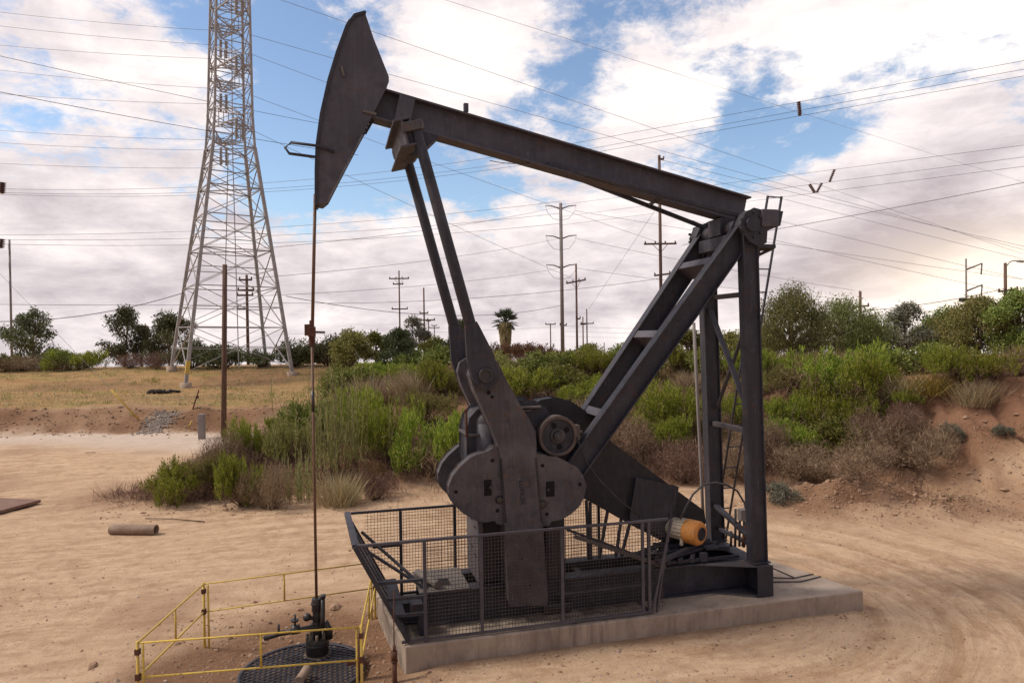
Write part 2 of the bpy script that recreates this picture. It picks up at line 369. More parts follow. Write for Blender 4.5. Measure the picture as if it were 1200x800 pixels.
# no ground inside the cast pad
nx, ny = len(xs), len(ys)
vs = np.stack([XS.ravel(), YS.ravel(), ZS.ravel()], 1)
me = bpy.data.meshes.new('ground'); me.vertices.add(nx * ny); me.vertices.foreach_set('co', vs.ravel())
I = np.arange(nx * ny).reshape(ny, nx)
Fq = np.stack([I[:-1, :-1], I[:-1, 1:], I[1:, 1:], I[1:, :-1]], -1).reshape(-1, 4)
me.loops.add(Fq.size); me.loops.foreach_set('vertex_index', Fq.ravel().astype(np.int32))
me.polygons.add(len(Fq)); me.polygons.foreach_set('loop_start', np.arange(0, Fq.size, 4).astype(np.int32))
me.update(calc_edges=True); me.polygons.foreach_set('use_smooth', np.ones(len(Fq), bool))
def soil(x, y):
    """soil kinds: R straw field, G brown slope soil, B pale road"""
    toe = np.interp(x, [-40, -9.5, -8, -3.7, 2, 8.3, 9.5, 10.6, 13, 40], [17.5, 17, 16.6, 17.7, 18.2, 17.6, 16.2, 14.6, 12.5, 10])
    n = fbm(x * .5, y * .5, 4, 81)
    hillm = sstep(-1.2, .2, y - toe + 1.1 * n) * sstep(-10.2, -8.6, x + .5 * n)
    cutm = sstep(9.0, 10.2, x + .9 * n)
    field = sstep(30.6, 32.0, y + 1.2 * n) * (1 - sstep(-4, 0, x))
    bankm = sstep(28.2, 29.4, y + 1.0 * n) * (1 - field) * (1 - sstep(-4, 0, x))
    road = sstep(20, 23, y + .25 * x + n) * (1 - sstep(28, 29.5, y + n)) * (1 - sstep(-10, -8, x))
    brown = np.clip(hillm * (1 - .75 * cutm) + bankm * (1.0 + .9 * n), 0, 1)
    brown = np.maximum(brown, .45 * sstep(.12, .5, fbm(x * .4 + 3, y * .4, 4, 85)) * (1 - road))
    brown = np.maximum(brown, field * .65 * sstep(.1, .5, fbm(x * .12, y * .5, 4, 87)))
    brown = np.maximum(brown, 2.2 * np.exp(-(((x - MOUND[0]) / 2.6) ** 2 + ((y - MOUND[1]) / 1.25) ** 2) ** 1.5) * (.8 + n))
    brown = np.maximum(brown, hillm * cutm * sstep(.0, .35, vnoise(x * .55, y * .55, 83)) * 1.2)
    r = np.hypot(x - WELL[0] + .1, y - WELL[1] + .3)
    brown = np.maximum(brown, 1.5 * (1 - sstep(.7, 2.3, r + 1.1 * n)))
    ap = G(165, 578, 0); brown = np.maximum(brown, 1.2 * np.exp(-(((x - ap[0]) / 1.7) ** 2 + ((y - ap[1]) / 1.5) ** 2)) * (.7 + 1.1 * n))
    dcp, sp_, wp_ = capsule(x, y); brown = np.maximum(brown, .55 * (1 - sstep(.9, 1.35, dcp + .5 * n)) * sstep(-1.2, -.6, sp_))
    cr_ = np.exp(-(vnoise(x * 1.5 + .25 * np.sin(y * 2), y * .25, 73) / .12) ** 2); red = np.clip(sstep(9.6, 10.6, x + .7 * n) * sstep(15.6, 16.6, y + 1.2 * n + .12 * (x - 10)) * (1 - .35 * sstep(19, 21, y)) + .55 * cr_ * sstep(9.3, 10, x) * sstep(13.5, 14.5, y), 0, 1)
    return field, np.clip(brown, 0, 1), road, red
fld, brn, rd, red_ = soil(vs[:, 0], vs[:, 1])
at = me.attributes.new('soil', 'FLOAT_COLOR', 'POINT'); at.data.foreach_set('color', np.stack([fld, brn, rd, red_], 1).ravel())
dc, s_, w_ = capsule(vs[:, 0], vs[:, 1])
wob_ = dc + .10 * fbm(s_ * .5, w_ * .5, 2, 41); trk = sum(np.exp(-((wob_ - d0) / .13) ** 2) for d0 in (2.15, 3.05, 3.9, 4.7, 6.0)) * sstep(-1, 2.5, s_) * (1 - sstep(15, 16.5, vs[:, 1]))
at = me.attributes.new('flow', 'FLOAT_VECTOR', 'POINT'); at.data.foreach_set('vector', np.stack([dc, s_ * .12, trk], 1).ravel())
ground = bpy.data.objects.new('ground', me); COL.objects.link(ground); tag(ground, kind='structure')
m, nt, b, o = newmat('dirt_ground'); v = objvec(nt)
fa = nd(nt, 'ShaderNodeAttribute', attribute_name='flow'); sa = nd(nt, 'ShaderNodeAttribute', attribute_name='soil')
sp = nd(nt, 'ShaderNodeSeparateColor'); nt.links.new(sa.outputs['Color'], sp.inputs[0])
wn = nd(nt, 'ShaderNodeVectorMath', operation='ADD'); nt.links.new(fa.outputs['Vector'], wn.inputs[0])
nz = nd(nt, 'ShaderNodeTexNoise'); nz.inputs['Scale'].default_value = .6; nz.inputs['Detail'].default_value = 4; nt.links.new(v, nz.inputs['Vector'])
sc_ = nd(nt, 'ShaderNodeVectorMath', operation='SCALE'); sc_.inputs['Scale'].default_value = .5; nt.links.new(nz.outputs['Color'], sc_.inputs[0]); nt.links.new(sc_.outputs[0], wn.inputs[1])
n_str = noise(nt, wn.outputs[0], 3.2, 8, .65); n_str2 = noise(nt, wn.outputs[0], 11, 6, .6)
n_big = noise(nt, v, .35, 6, .6); n_mid = noise(nt, v, 2.2, 8, .7); n_fin = noise(nt, v, 16, 8, .75); n_gr = noise(nt, v, 60, 4, .7)
n_brk = noise(nt, v, 5.5, 9, .75)
sand = mix(nt, ramp(nt, math_(nt, 'ADD', math_(nt, 'MULTIPLY', n_str, .62), math_(nt, 'MULTIPLY', n_brk, .42)), [(.44, 0.), (.62, 1.)]), (.385, .238, .142), (.585, .41, .268))
sand = mix(nt, math_(nt, 'MULTIPLY', ramp(nt, n_str2, [(.42, 0.), (.62, 1.)]), .55), sand, (.63, .45, .30))
sand = mix(nt, math_(nt, 'MULTIPLY', ramp(nt, n_mid, [(.48, 0.), (.66, 1.)]), .65), sand, (.30, .175, .10))
sand = mix(nt, math_(nt, 'MULTIPLY', ramp(nt, n_big, [(.42, 0.), (.62, 1.)]), .45), sand, (.54, .37, .24))
sfl = nd(nt, 'ShaderNodeSeparateXYZ'); nt.links.new(fa.outputs['Vector'], sfl.inputs[0])
sand = mix(nt, math_(nt, 'MULTIPLY', math_(nt, 'MULTIPLY', sfl.outputs[2], .6), ramp(nt, n_mid, [(.35, .3), (.6, 1.)])), sand, (.33, .19, .105))
road = mix(nt, ramp(nt, n_mid, [(.3, 0.), (.7, 1.)]), (.47, .37, .295), (.60, .48, .385))
brown = mix(nt, ramp(nt, n_fin, [(.3, 0.), (.7, 1.)]), (.15, .078, .044), (.285, .16, .092))
brown = mix(nt, math_(nt, 'MULTIPLY', ramp(nt, n_big, [(.45, 0.), (.65, 1.)]), .5), brown, (.24, .14, .085))
straw = mix(nt, ramp(nt, noise(nt, objvec(nt, (.4, 1.6, 1)), 1.1, 9, .75), [(.35, 0.), (.65, 1.)]), (.27, .145, .065), (.42, .265, .12))
straw = mix(nt, math_(nt, 'MULTIPLY', ramp(nt, noise(nt, objvec(nt, (.5, 1.2, 1)), .5, 6, .6), [(.52, 0.), (.66, 1.)]), .55), straw, (.20, .20, .05))
c = mix(nt, sp.outputs[2], sand, road); c = mix(nt, sp.outputs[0], c, straw); c = mix(nt, sp.outputs[1], c, brown)
c = mix(nt, math_(nt, 'MULTIPLY', sa.outputs['Alpha'], .9), c, mix(nt, n_fin, (.17, .08, .046), (.29, .155, .095)))
c = mix(nt, math_(nt, 'MULTIPLY', ramp(nt, n_gr, [(.57, 0.), (.68, 1.)]), .55), c, (.20, .12, .072))
n_sp = noise(nt, v, 26, 5, .8)
c = mix(nt, math_(nt, 'MULTIPLY', ramp(nt, n_sp, [(.60, 0.), (.68, 1.)]), .45), c, (.19, .115, .07))
c = mix(nt, math_(nt, 'MULTIPLY', ramp(nt, n_gr, [(.28, 1.), (.40, 0.)]), .30), c, (.62, .47, .36))
nt.links.new(c, b.inputs['Base Color']); b.inputs['Roughness'].default_value = .95; b.inputs['Specular IOR Level'].default_value = .1
h = math_(nt, 'ADD', math_(nt, 'MULTIPLY', n_fin, .8), math_(nt, 'MULTIPLY', n_gr, .35)); h = math_(nt, 'ADD', h, math_(nt, 'MULTIPLY', n_str2, .4))
bump(nt, b, h, 1.0, .035)
me.materials.append(m)
def hz(x, y): return float(HT(np.array([x]), np.array([y]))[0])
def GH(u, v, dmin=6., dmax=200.):
    """where the sight line meets the terrain"""
    d = ray(u, v); t = np.geomspace(dmin, dmax, 1500); P = CC[None] + t[:, None] * d[None]
    below = P[:, 2] < HT(P[:, 0], P[:, 1], False)
    k = int(np.argmax(below)) if below.any() else len(t) - 1
    p = P[k].copy(); p[2] = hz(p[0], p[1]); return p

# ------------------------------------------------------------------ concrete pad
pad = empty('concrete_pad', O, TH, 'stained concrete slab raised above the dirt, carrying the pumpjack and its mesh guard fence', 'concrete pad')
ca, cb, cc_, cd_ = LG(475, 757, .25), LG(1012, 692, .25), LG(907, 657, .25), LG(452, 716, .25)
e1 = (cc_[0] - .02, 1.75); e2 = (-.48, 1.75)
MB().plan([ca, cb, cc_, e1, e2], -.25, .25).build('slab', 'concrete', pad, .018)

# ------------------------------------------------------------------ pumpjack
PJ = empty('pumpjack', O, TH, 'dark steel oil pumpjack with raised horse head and twin pitman arms on the slab', 'pumpjack')
ZS_ = .67                                     # top of the steel base
WN, WF = .30, 1.35                            # planes of near and far legs
WM = .81                                      # middle plane
def P(name, mb, mat, parent=None, bevel=.006, label=None):
    ob = mb.build(name, mat, parent or PJ, bevel)
    if label: ob['label'] = label
    return ob
def PE(name, mb, mat, parent=None, bevel=.006):
    for m_ in islands(mb): P(name, m_, mat, parent, bevel)
# base frame
bf = MB()
for w in (.52, 1.10):
    bf.ibeam((.02, w, .46), (4.60, w, .46), .42, .20, .025, .02)
for s in (.12, 1.0, 2.2, 3.3): bf.bar((s, .531, .46), (s, 1.089, .46), .09, .30)
P('base_frame', bf, 'steel')
xb = MB().ibeam((4.62, .10, .46), (4.62, 1.55, .46), .418, .22, .028, .03)
xb.box((4.50, .085, .252), (4.742, .099, .672))
P('cross_member', xb, 'steel')
PE('gusset_plate', MB().plan([(3.75, .415), (4.50, .10), (4.50, .415)], .655, .672).plan([(4.0, .41), (4.50, .10), (4.50, .41)], .252, .268), 'steel_dust')
# deck plate in front of the gear box
dk = MB()
s0, z0 = Q(505, 689, .42)
dk.plan([(-.02, .40), (.62, .40), (.62, 1.22), (-.02, 1.22)], .674, .69)
P('deck_plate', dk, 'steel_pale')
P('deck_opening', MB().plan([(.04, .56), (.40, .56), (.40, .82), (.04, .82)], .691, .694), 'hole', bevel=0)
P('loose_pipe_stub', MB().cyl((.02, .98, .75), (.22, .45, .75), .05, n=14), 'steel_pale', label='short worn pipe lying across the deck plate')
P('mid_flange', MB().plan([(1.72, .405), (3.0, .405), (3.06, .36), (3.0, .30), (1.80, .30), (1.72, .34)], .50, .515), 'steel_dust')
# posts of the rear mast
for w in (WN - .03, WF):
    q = MB().ibeam((4.62, w, .674), (4.52, w, 5.20), .235, .16, .022, .10, up=(1, 0, 0))
    P('mast_post', q, 'steel')
    P('base_shoe', MB().box((4.48, w - .11, .674), (4.76, w + .11, .694)), 'steel')
def at_w(u, v): return Q(u, v, .82)
# front diagonal legs
T0 = np.array((4.50, 5.24)); 
LWB = .62; LFB = 1.02
bn = Q(592, 660, LWB)
bn = (T0[0] + (bn[0] - T0[0]) * 1.0, bn[1])
dirn = unit(np.array(bn) - T0)
tt = (0.70 - T0[1]) / dirn[1]; B0 = T0 + dirn * tt
for w, wb_ in ((WN, LWB), (WF, LFB)):
    P('diagonal_leg', MB().ibeam((T0[0], w, T0[1]), (B0[0], wb_, B0[1]), .29, .17, .022, .02, up=(-dirn[1], 0, dirn[0])), 'steel')
nrm = np.array((dirn[1], -dirn[0])) if dirn[0] * 0 + dirn[1] < 0 else np.array((-dirn[1], dirn[0]))
def leg(t, off=0.):
    p = T0 + (B0 - T0) * t + nrm * off; return p
for t in (.10, .32, .55):
    p = leg(t); mb = MB()
    up = (-dirn[0], 0, -dirn[1])
    mb.extr((p[0], WN + (LWB - WN) * t + .012, p[1]), (p[0], WF + (LFB - WF) * t - .012, p[1]), up, [(-.13, -.10), (.13, -.10), (.13, .02), (-.13, .02)])
    P('leg_brace', mb, 'steel_beam')
# bracing between the mast posts
br = [((836, 350), (873, 343), .06), ((830, 499), (877, 502), .06)]
for (a, bq, th) in br:
    z = .5 * (Q(*a, WF)[1] + Q(*bq, WN)[1]); s = 4.57
    P('mast_brace', MB().bar((s, WN + .055, z), (s, WF - .08, z), .07), 'steel_dust')
zA = Q(838, 362, WF)[1]; zB = Q(876, 482, WN)[1]; zC = Q(873, 368, WN)[1]; zD = Q(838, 478, WF)[1]
P('mast_brace', MB().bar((4.52, WF - .08, zA), (4.56, WN + .055, zB), .085, .03), 'steel')
P('mast_brace', MB().bar((4.60, WN + .055, zC), (4.62, WF - .08, zD), .05, .03), 'steel')
P('mast_brace', MB().bar((4.58, WF - .08, Q(841, 590, WF)[1]), (4.58, WN + .055, Q(878, 632, WN)[1]), .085, .05), 'steel')
P('mast_brace', MB().bar((4.64, WF - .08, .86), (4.64, WN + .055, .86), .06, .05), 'steel')
# top shaft, bearings and end blocks
SH = (4.50, 5.29)
P('saddle_shaft', MB().cyl((SH[0], WN + .07, SH[1]), (SH[0], WF - .07, SH[1]), .115, n=24).box((SH[0] - .20, WN + .16, SH[1] - .28), (SH[0] - .02, WF - .16, SH[1] - .10)), 'steel')
for w, sg in ((WN - .06, -1), (WF + .06, 1)):
    bh = MB(); poly = QP([(863, 265), (869, 251), (878, 246), (890, 249), (911, 250), (908, 265), (893, 271), (892, 285), (884, 289), (874, 284)], WN - .06)
    bh.prism(poly, w - .11, w + .11)
    hs = P('bearing_housing', bh, 'steel', bevel=.012)
    bl = MB()
    for i in range(9):
        a = i / 9 * 2 * math.pi; c = (SH[0] + .17 * math.cos(a), SH[1] + .17 * math.sin(a))
        bl.cyl((c[0], w + sg * .108, c[1]), (c[0], w + sg * .132, c[1]), .02, n=8)
    bl.cyl((SH[0], w + sg * .108, SH[1]), (SH[0], w + sg * .15, SH[1]), .10, n=20)
    P('bearing_cap', bl, 'steel', hs, 0)
    # end block reaching back past the mast
eb = MB(); sb, zb = Q(901, 258, WN)
eb.box((4.64, WN - .20, 5.26), (4.90, WN + .06, 5.50)); P('shaft_end_block', eb, 'steel_beam', bevel=.02)
# walking beam
A = np.array(Q(430, 120.5, WM)); Bq = np.array(Q(872, 248, WM)); bd = unit(Bq - A); bnrm = np.array((-bd[1], bd[0]))
BH = .40
wb = MB().ibeam((A[0], WM, A[1]), (Bq[0], WM, Bq[1]), BH, .26, .026, .022, up=(bnrm[0], 0, bnrm[1]))
beam = P('walking_beam', wb, 'steel_beam')
def bp(t, off): return A + bd * t + bnrm * off        # a point on the beam
st = MB()
for t in (.47,):
    a = bp(t, -BH / 2 + .027); c = bp(t, BH / 2 - .027)
    for sg in (-1, 1): st.bar((a[0], WM + sg * .07, a[1]), (c[0], WM + sg * .07, c[1]), .115, .012, up=(bd[0], 0, bd[1])) if t > 1 else st.bar((a[0], WM + sg * .125, a[1]), (c[0], WM + sg * .125, c[1]), .012, .20, up=(bd[0], 0, bd[1]))
PE('stiffener', st, 'steel_beam', beam, 0)
a = bp(1.02 + .0, BH / 2); 
tl = np.array(Q(546, 127, WM)); P('top_lug', MB().box((tl[0] - .03, WM - .03, tl[1] - .05), (tl[0] + .03, WM + .03, tl[1] + .06)), 'steel_beam', beam, .004)
tb = bp(np.linalg.norm(Bq - A) - .22, -BH / 2 - .0)
P('tail_bearing', MB().box((SH[0] - .17, WM - .17, SH[1] - .08), (SH[0] + .17, WM + .17, tb[1] + .02)), 'steel', beam, .01)
# lateral braces under the beam
lb0 = np.array(Q(640, 193, WM))
for w in (WN + .02, WF - .02):
    e = (SH[0] + .0, w, SH[1] + .13); P('lateral_brace', MB().bar((lb0[0], WM + (.05 if w > WM else -.05), lb0[1]), e, .055, .055), 'steel')
for t in (.35, .60):
    p = np.array((lb0[0], lb0[1])) * (1 - t) + np.array((SH[0], SH[1] + .13)) * t; ww = (WF - WN) / 2 * t
    P('lateral_brace', MB().bar((p[0] - .06, WM - ww - .03, p[1]), (p[0] + .06, WM + ww + .03, p[1]), .04, .04), 'steel')
# horse head
hp = [(370, 237), (370, 200), (371, 172), (376, 135), (385, 95), (395, 62), (406, 32), (409, 26), (415, 19), (427, 15), (437, 45), (455, 90), (455, 96), (453, 101), (440, 127), (422, 160), (401, 200), (384, 233), (378, 238)]
HP = QP(hp, WM - .17)
hh = P('horse_head', MB().prism(HP, WM - .17, WM + .17), 'steel_beam', bevel=.008)
fp = QP([(369, 239), (369, 200), (370, 171), (375, 134), (384, 94), (394, 61), (405, 31), (409, 24)], WM - .17)
bk = [(x + .03, z - .004) for x, z in fp[::-1]]
P('wireline_track', MB().prism(fp + bk, WM - .195, WM + .195), 'steel', hh, .004)
tp = QP([(409, 25), (415, 17), (428, 13.5), (429, 16), (416, 20), (411, 27)], WM - .17)
P('top_plate', MB().prism(tp, WM - .19, WM + .19), 'steel', hh, .004)
a, c = Q3(400, 78, WM - .185), Q3(403, 90, WM - .185); P('lifting_lug', MB().bar(a, c, .03), 'steel_pale', hh, 0)
a, c = Q3(425, 130, WM - .185), Q3(441, 134, WM - .185); P('lifting_lug', MB().bar(a, c, .03), 'steel_pale', hh, 0)
lp = [Q3(392, 178, WM - .19), Q3(372, 171, WM - .21), Q3(341, 167, WM - .21), Q3(334, 173, WM - .21), Q3(339, 180, WM - .21), Q3(369, 184, WM - .21)]
P('wireline_guard', MB().tube(lp, .018), 'steel', hh, 0, 'bent steel loop sticking out in front of the head')
ld = MB(); a, c = np.array(Q3(436, 138, WM)), np.array(Q3(424, 159, WM)); 
for sg in (-1, 1): ld.bar(a + (sg * .045, 0, sg * .02), c + (sg * .045, 0, sg * .02), .02)
for i in range(5):
    p = a + (c - a) * (i + .5) / 5; ld.bar(p + (-.04, 0, -.018), p + (.04, 0, .018), .016)
P('head_latch', ld, 'steel', hh, 0)
# equalizer under the beam
pd = unit(np.array(Q(571, 440, WN)) - np.array(Q(493, 150, WN)))
E0 = np.array(((Q(487, 148, .25)[0] + Q(470, 203, 1.35)[0]) / 2, (Q(487, 148, .25)[1] + Q(470, 203, 1.35)[1]) / 2 + .06))
eq = MB().ibeam((E0[0] - .10, .17, E0[1]), (E0[0] - .10, 1.45, E0[1]), .34, .20, .028, .03, up=(-pd[0], 0, -pd[1]))
EQ = P('equalizer', eq, 'steel_beam')
for w in (.21, 1.41):
    P('end_bracket', MB().extr((E0[0] + .06, w - .07, E0[1] + .10), (E0[0] + .06, w + .07, E0[1] + .10), (-pd[0], 0, -pd[1]), [(-.20, -.06), (.06, -.06), (.06, .05), (-.20, .05)]), 'steel_dust', EQ)
ub = bp(np.linalg.norm(E0 - A) * .98 + .0, -BH / 2)
tE = float((E0 - A) @ bd); ub = bp(tE + .10, -BH / 2 - .002)
cb_ = MB().prism([tuple(bp(tE - .12, -BH / 2 - .003)), tuple(bp(tE + .34, -BH / 2 - .003)), (E0[0] + .16, E0[1] - .10), (E0[0] - .02, E0[1] - .16)], WM - .14, WM + .14)
cb_.cyl((E0[0] + .04, WM - .22, E0[1] - .06), (E0[0] + .04, WM + .22, E0[1] - .06), .11, n=20)
P('centre_bearing', cb_, 'steel', EQ)
# pitman arms, cranks, counterweights
PIN = np.array((.80, 3.355)); TOP = np.array((E0[0] + .03, E0[1] + .08))
for w in (.22, 1.40):
    pv = unit(TOP - PIN); pn = np.array((-pv[1], pv[0]))
    e = PIN + pv * .62
    mb = MB().cyl((TOP[0], w, TOP[1]), (e[0], w, e[1]), .066, .072, n=18)
    def pt(t, o): p = PIN + pv * t + pn * o; return (p[0], p[1])
    arc = [pt(.155 * math.sin(q), .155 * math.cos(q)) for q in np.linspace(0, -math.pi, 9)]
    poly = [pt(.66, -.07), pt(.60, -.085), pt(.22, -.165)] + [pt(-.16 * math.sin(q), -.16 * math.cos(q)) for q in np.linspace(.1, math.pi - .1, 9)] + [pt(.22, .165), pt(.60, .085), pt(.66, .07)]
    mb.prism(poly, w - .075, w + .03)
    pm = P('pitman_arm', mb, 'steel')
    mb = MB().ring((PIN[0], w - .11, PIN[1]), (PIN[0], w - .07, PIN[1]), .095, .06, 20).cyl((PIN[0], w - .10, PIN[1]), (PIN[0], w - .07, PIN[1]), .062, n=16)
    P('wrist_pin', mb, 'oily', pm, 0)
CRP = [(583, 425), (590, 440), (598, 455), (608, 473), (620, 492), (627, 506), (628, 520), (628, 533), (636, 620), (642, 704), (640, 708), (600, 710), (597, 706), (593, 620), (588, 539), (585, 520), (578, 503), (568, 480), (558, 459), (552, 440), (555, 428), (566, 421), (575, 420)]
CR_ = QP(CRP, .235)
LWT = QP([(590, 528), (581, 525), (573, 531), (560, 535), (553, 538), (541, 549), (533, 559), (528, 572), (529, 582), (533, 590), (545, 601), (559, 609), (569, 611), (582, 609), (584, 613), (592.5, 614)], .24)
RWT = QP([(628.5, 534), (640, 535), (643, 537), (652, 537), (663, 542), (676, 549), (683, 558), (687, 570), (684, 583), (679, 593), (669, 602), (658, 608), (646, 610), (644, 615), (635.5, 616)], .24)
def holes(pts, w, sg, r=.021):
    mb = MB()
    for (u, v, k) in pts:
        x, z = Q(u, v, .235); mb.cyl((x, w, z), (x, w + sg * .006, z), r * k, n=14)
    return mb
for wc, sg in ((.385, -1), (1.255, 1)):
    w0 = wc + sg * .075                              # outer face of the crank plate
    ck = P('crank', MB().prism(CR_, wc - .135, wc + .135), 'steel_dust', bevel=.012)
    o_ = wc + sg * .1355
    PE('pin_hole', holes([(573, 460, 1.2), (577, 465, 1.0), (608, 628, .4), (612, 655, .5), (622, 686, .6)], o_, sg), 'hole', ck, 0)
    for ln in (((588, 537), (593.5, 612)), ((628.6, 536), (635.5, 612))):
        mb = MB(); a = np.array(Q(*ln[0], .235)); c = np.array(Q(*ln[1], .235)); n = 30
        for i in range(n):
            p = a + (c - a) * (i + .5) / n; mb.box((p[0] - .017, o_ - sg * .03, p[1] - .0065), (p[0] + .006, o_ + sg * .004, p[1] + .0065))
        P('adjusting_rack', mb, 'hole', ck, 0)
    for poly in (LWT, RWT):
        cw = P('counterweight', MB().prism(poly, wc - .105, wc + .105), 'steel_dust', ck, .02)
    o2 = wc + sg * .1055
    PE('bolt_hole', holes([(578, 540, 1.1), (535, 577, 1.1), (584, 599, 1.1), (637, 546, 1.1), (681, 568, 1.1), (642, 603, 1.1)], o2, sg), 'hole', ck, 0)
    mb = MB()
    for (u0, v0, u1, v1) in ((568, 563, 577, 581), (641, 565, 651, 582)):
        a, c = Q(u0, v0, .235), Q(u1, v1, .235); mb.box((a[0], o2, a[1]), (c[0], o2 + sg * .006, c[1]))
    PE('clamp_slot', mb, 'hole', ck, 0)
    for (u, v) in ((586, 586), (637, 591), (575, 571), (643, 574)):
        mb = MB(); x, z = Q(u, v, .235); r = .042 if v > 580 else .02
        mb.cyl((x, o2 - sg * .002, z), (x, o2 + sg * .035, z), r, r * .85, n=14)
        if v > 580: mb.ring((x, o2, z), (x, o2 + sg * .012, z), .055, .04, 16)
        P('clamp_bolt', mb, 'oily', ck, 0)
# raised lettering cast down the near crank
tc = bpy.data.curves.new('raised_lettering', 'FONT'); tc.body = 'LUFKIN'; tc.size = .082; tc.extrude = .008; tc.align_x = 'CENTER'; tc.align_y = 'CENTER'; tc.space_character = 1.15
tc.materials.append(MT['steel'])
to = bpy.data.objects.new('raised_lettering', tc); COL.objects.link(to); to.parent = [o for o in COL.objects if o.name == 'crank'][0]
x, z = Q(612, 577, .235); a = np.array(Q(606, 540, .235)); c = np.array(Q(614, 620, .235)); d_ = unit(c - a)
# letters run downwards, standing on the near face
Mx = Matrix(((d_[0], -d_[1] * -1 * -1, 0, x), (0, 0, -1, .34 - .0905), (d_[1], d_[0], 0, z), (0, 0, 0, 1)))
Mx = Matrix(((d_[0], -d_[1], 0, x), (0, 0, -1, .385 - .137), (d_[1], d_[0], 0, z), (0, 0, 0, 1)))
to.matrix_local = Mx
bpy.context.view_layer.update()
tm = bpy.data.meshes.new_from_object(to.evaluated_get(bpy.context.evaluated_depsgraph_get())); tpar = to.parent
bpy.data.objects.remove(to); to = bpy.data.objects.new('raised_lettering', tm); COL.objects.link(to); to.parent = tpar; to.matrix_local = Mx
# gear box
gb = QP([(553, 596), (553, 507), (556, 493), (563, 485), (574, 479), (598, 474), (628, 474), (640, 482), (646, 496), (648, 520), (650, 596)], .50)
GB = P('gear_box', MB().prism(gb, .60, 1.14), 'steel', bevel=.05)
bs_ = Q(570, 520, .66); zt5 = Q(570, 495, .66)[1]; P('gear_case_end', MB().cyl((bs_[0], .70, 1.96), (bs_[0], .70, zt5), .175, n=28).ball((bs_[0], .70, zt5), .1749, 20), 'steel_beam', GB, 0)
z5 = Q(560, 511, .47)[1]; sL = Q(553, 511, .47)[0]; sR = Q(646, 511, .47)[0]
P('split_flange', MB().box((sL - .045, .56, z5 - .018), (sR + .03, 1.18, z5 + .018)), 'steel_dust', GB)
P('crank_shaft', MB().cyl((1.14, .36, 2.35), (1.14, 1.28, 2.35), .14, n=24), 'oily', GB, 0)
a, c = Q(605, 476, .55), Q(634, 478.5, .55); P('cover_strip', MB().box((a[0], .53, a[1] - .03), (c[0], .62, a[1] - .005)).box((a[0] - .1, .54, a[1] - .07), (a[0] + .2, .62, a[1] - .05)), 'steel_pale', GB)
bs = Q3(547, 480, .46); be = Q3(548, 512, .46); P('vent_pipe', MB().cyl((be[0], .52, be[2]), (bs[0], .52, bs[2]), .016, n=8).cyl((bs[0], .52, bs[2] - .03), (bs[0], .52, bs[2]), .028, n=10), 'rust', GB, 0)
# pedestal below the gear box
pf = Q(560.5, 640, .43)[0]; pr = pf + .02
pdl = MB().box((pf, .43, .692), (pr + .05, 1.22, 1.95))
PD = P('pedestal', pdl, 'steel_dust', bevel=.02)
mb = MB()
for (w_, v) in ((.85, 613), (.62, 618), (.85, 645), (.62, 651)):
    z = Q(556, v, .6)[1]; mb.box((pf - .004, w_ - .07, z - .009), (pf + .004, w_ + .07, z + .009))
PE('bolt_slot', mb, 'hole', PD, 0)
P('rear_pedestal', MB().box((pr + .054, .55, .692), (1.10, 1.10, 1.95)).box((1.12, .56, .692), (1.62, 1.08, 1.95)).box((1.64, .42, .674), (1.88, 1.18, 1.93)), 'black')
P('sump_pan', MB().box((1.55, .33, .252), (1.95, .41, .40)), 'oily', bevel=.04)
# brake wheel / gear box sheave
sx_, sz_ = Q(653.5, 510.5, .47)
wh = MB().cyl((sx_, .475, sz_), (sx_, .57, sz_), .24, n=40)
WH = P('brake_wheel', wh, 'steel', bevel=0)
P('wheel_rim', MB().ring((sx_, .44, sz_), (sx_, .60, sz_), .265, .222, 44), 'wheel', WH, .006)
P('wheel_hub', MB().cyl((sx_, .40, sz_), (sx_, .477, sz_), .062, n=20).cyl((sx_, .37, sz_), (sx_, .41, sz_), .035, n=14).ring((sx_, .46, sz_), (sx_, .477, sz_), .10, .06, 20), 'steel_dust', WH, 0)
mb = MB()
for a in (60, -20, -130): mb.cyl((sx_ + .145 * math.cos(math.radians(a + 50)), .469, sz_ + .145 * math.sin(math.radians(a + 50))), (sx_ + .145 * math.cos(math.radians(a + 50)), .4755, sz_ + .145 * math.sin(math.radians(a + 50))), .036, n=16)
PE('wheel_hole', mb, 'hole', WH, 0)
br_ = MB(); a = Q3(674, 500, .47); br_.box((a[0], .47, a[2] - .18), (a[0] + .07, .58, a[2] + .02)); br_.box((a[0] - .03, .46, a[2] - .08), (a[0] + .10, .59, a[2] - .05))
P('brake_shoe', br_, 'wheel', WH)
P('wheel_shaft', MB().cyl((sx_, .57, sz_), (sx_, 1.06, sz_), .06, n=14), 'oily', WH, 0)
# belt guard
bg = QP([(617, 492), (624, 478), (634, 470), (650, 467), (668, 471), (686, 483), (700, 499), (716, 519), (770, 559), (824, 599), (826, 612), (800, 640), (790, 639), (745, 616), (692, 586), (650, 565), (622, 540), (614, 515)], .98)
BG = P('belt_guard', MB().prism(bg, .98, 1.30), 'black', bevel=.02)
pn_ = QP([(746, 560), (795, 570.5), (789, 608), (786, 633), (738, 607)], .90)
P('guard_door', MB().prism(pn_, .90, .978), 'steel', BG, .008, 'grey rectangular access panel on the lower end')
for (u0, v0, u1, v1) in ((687, 586, 689, 628), (691.5, 588, 692, 629), (712, 598, 706, 632), (728, 607, 724, 636), (738, 613, 731, 640)):
    a = Q3(u0, v0, 1.0); c = Q3(u1, v1, 1.0); zz = .69
    k = (a[2] - zz) / (a[2] - c[2]); e = (a[0] + (c[0] - a[0]) * k, 1.0, zz)
    P('guard_strut', MB().bar(a, e, .04), 'steel')
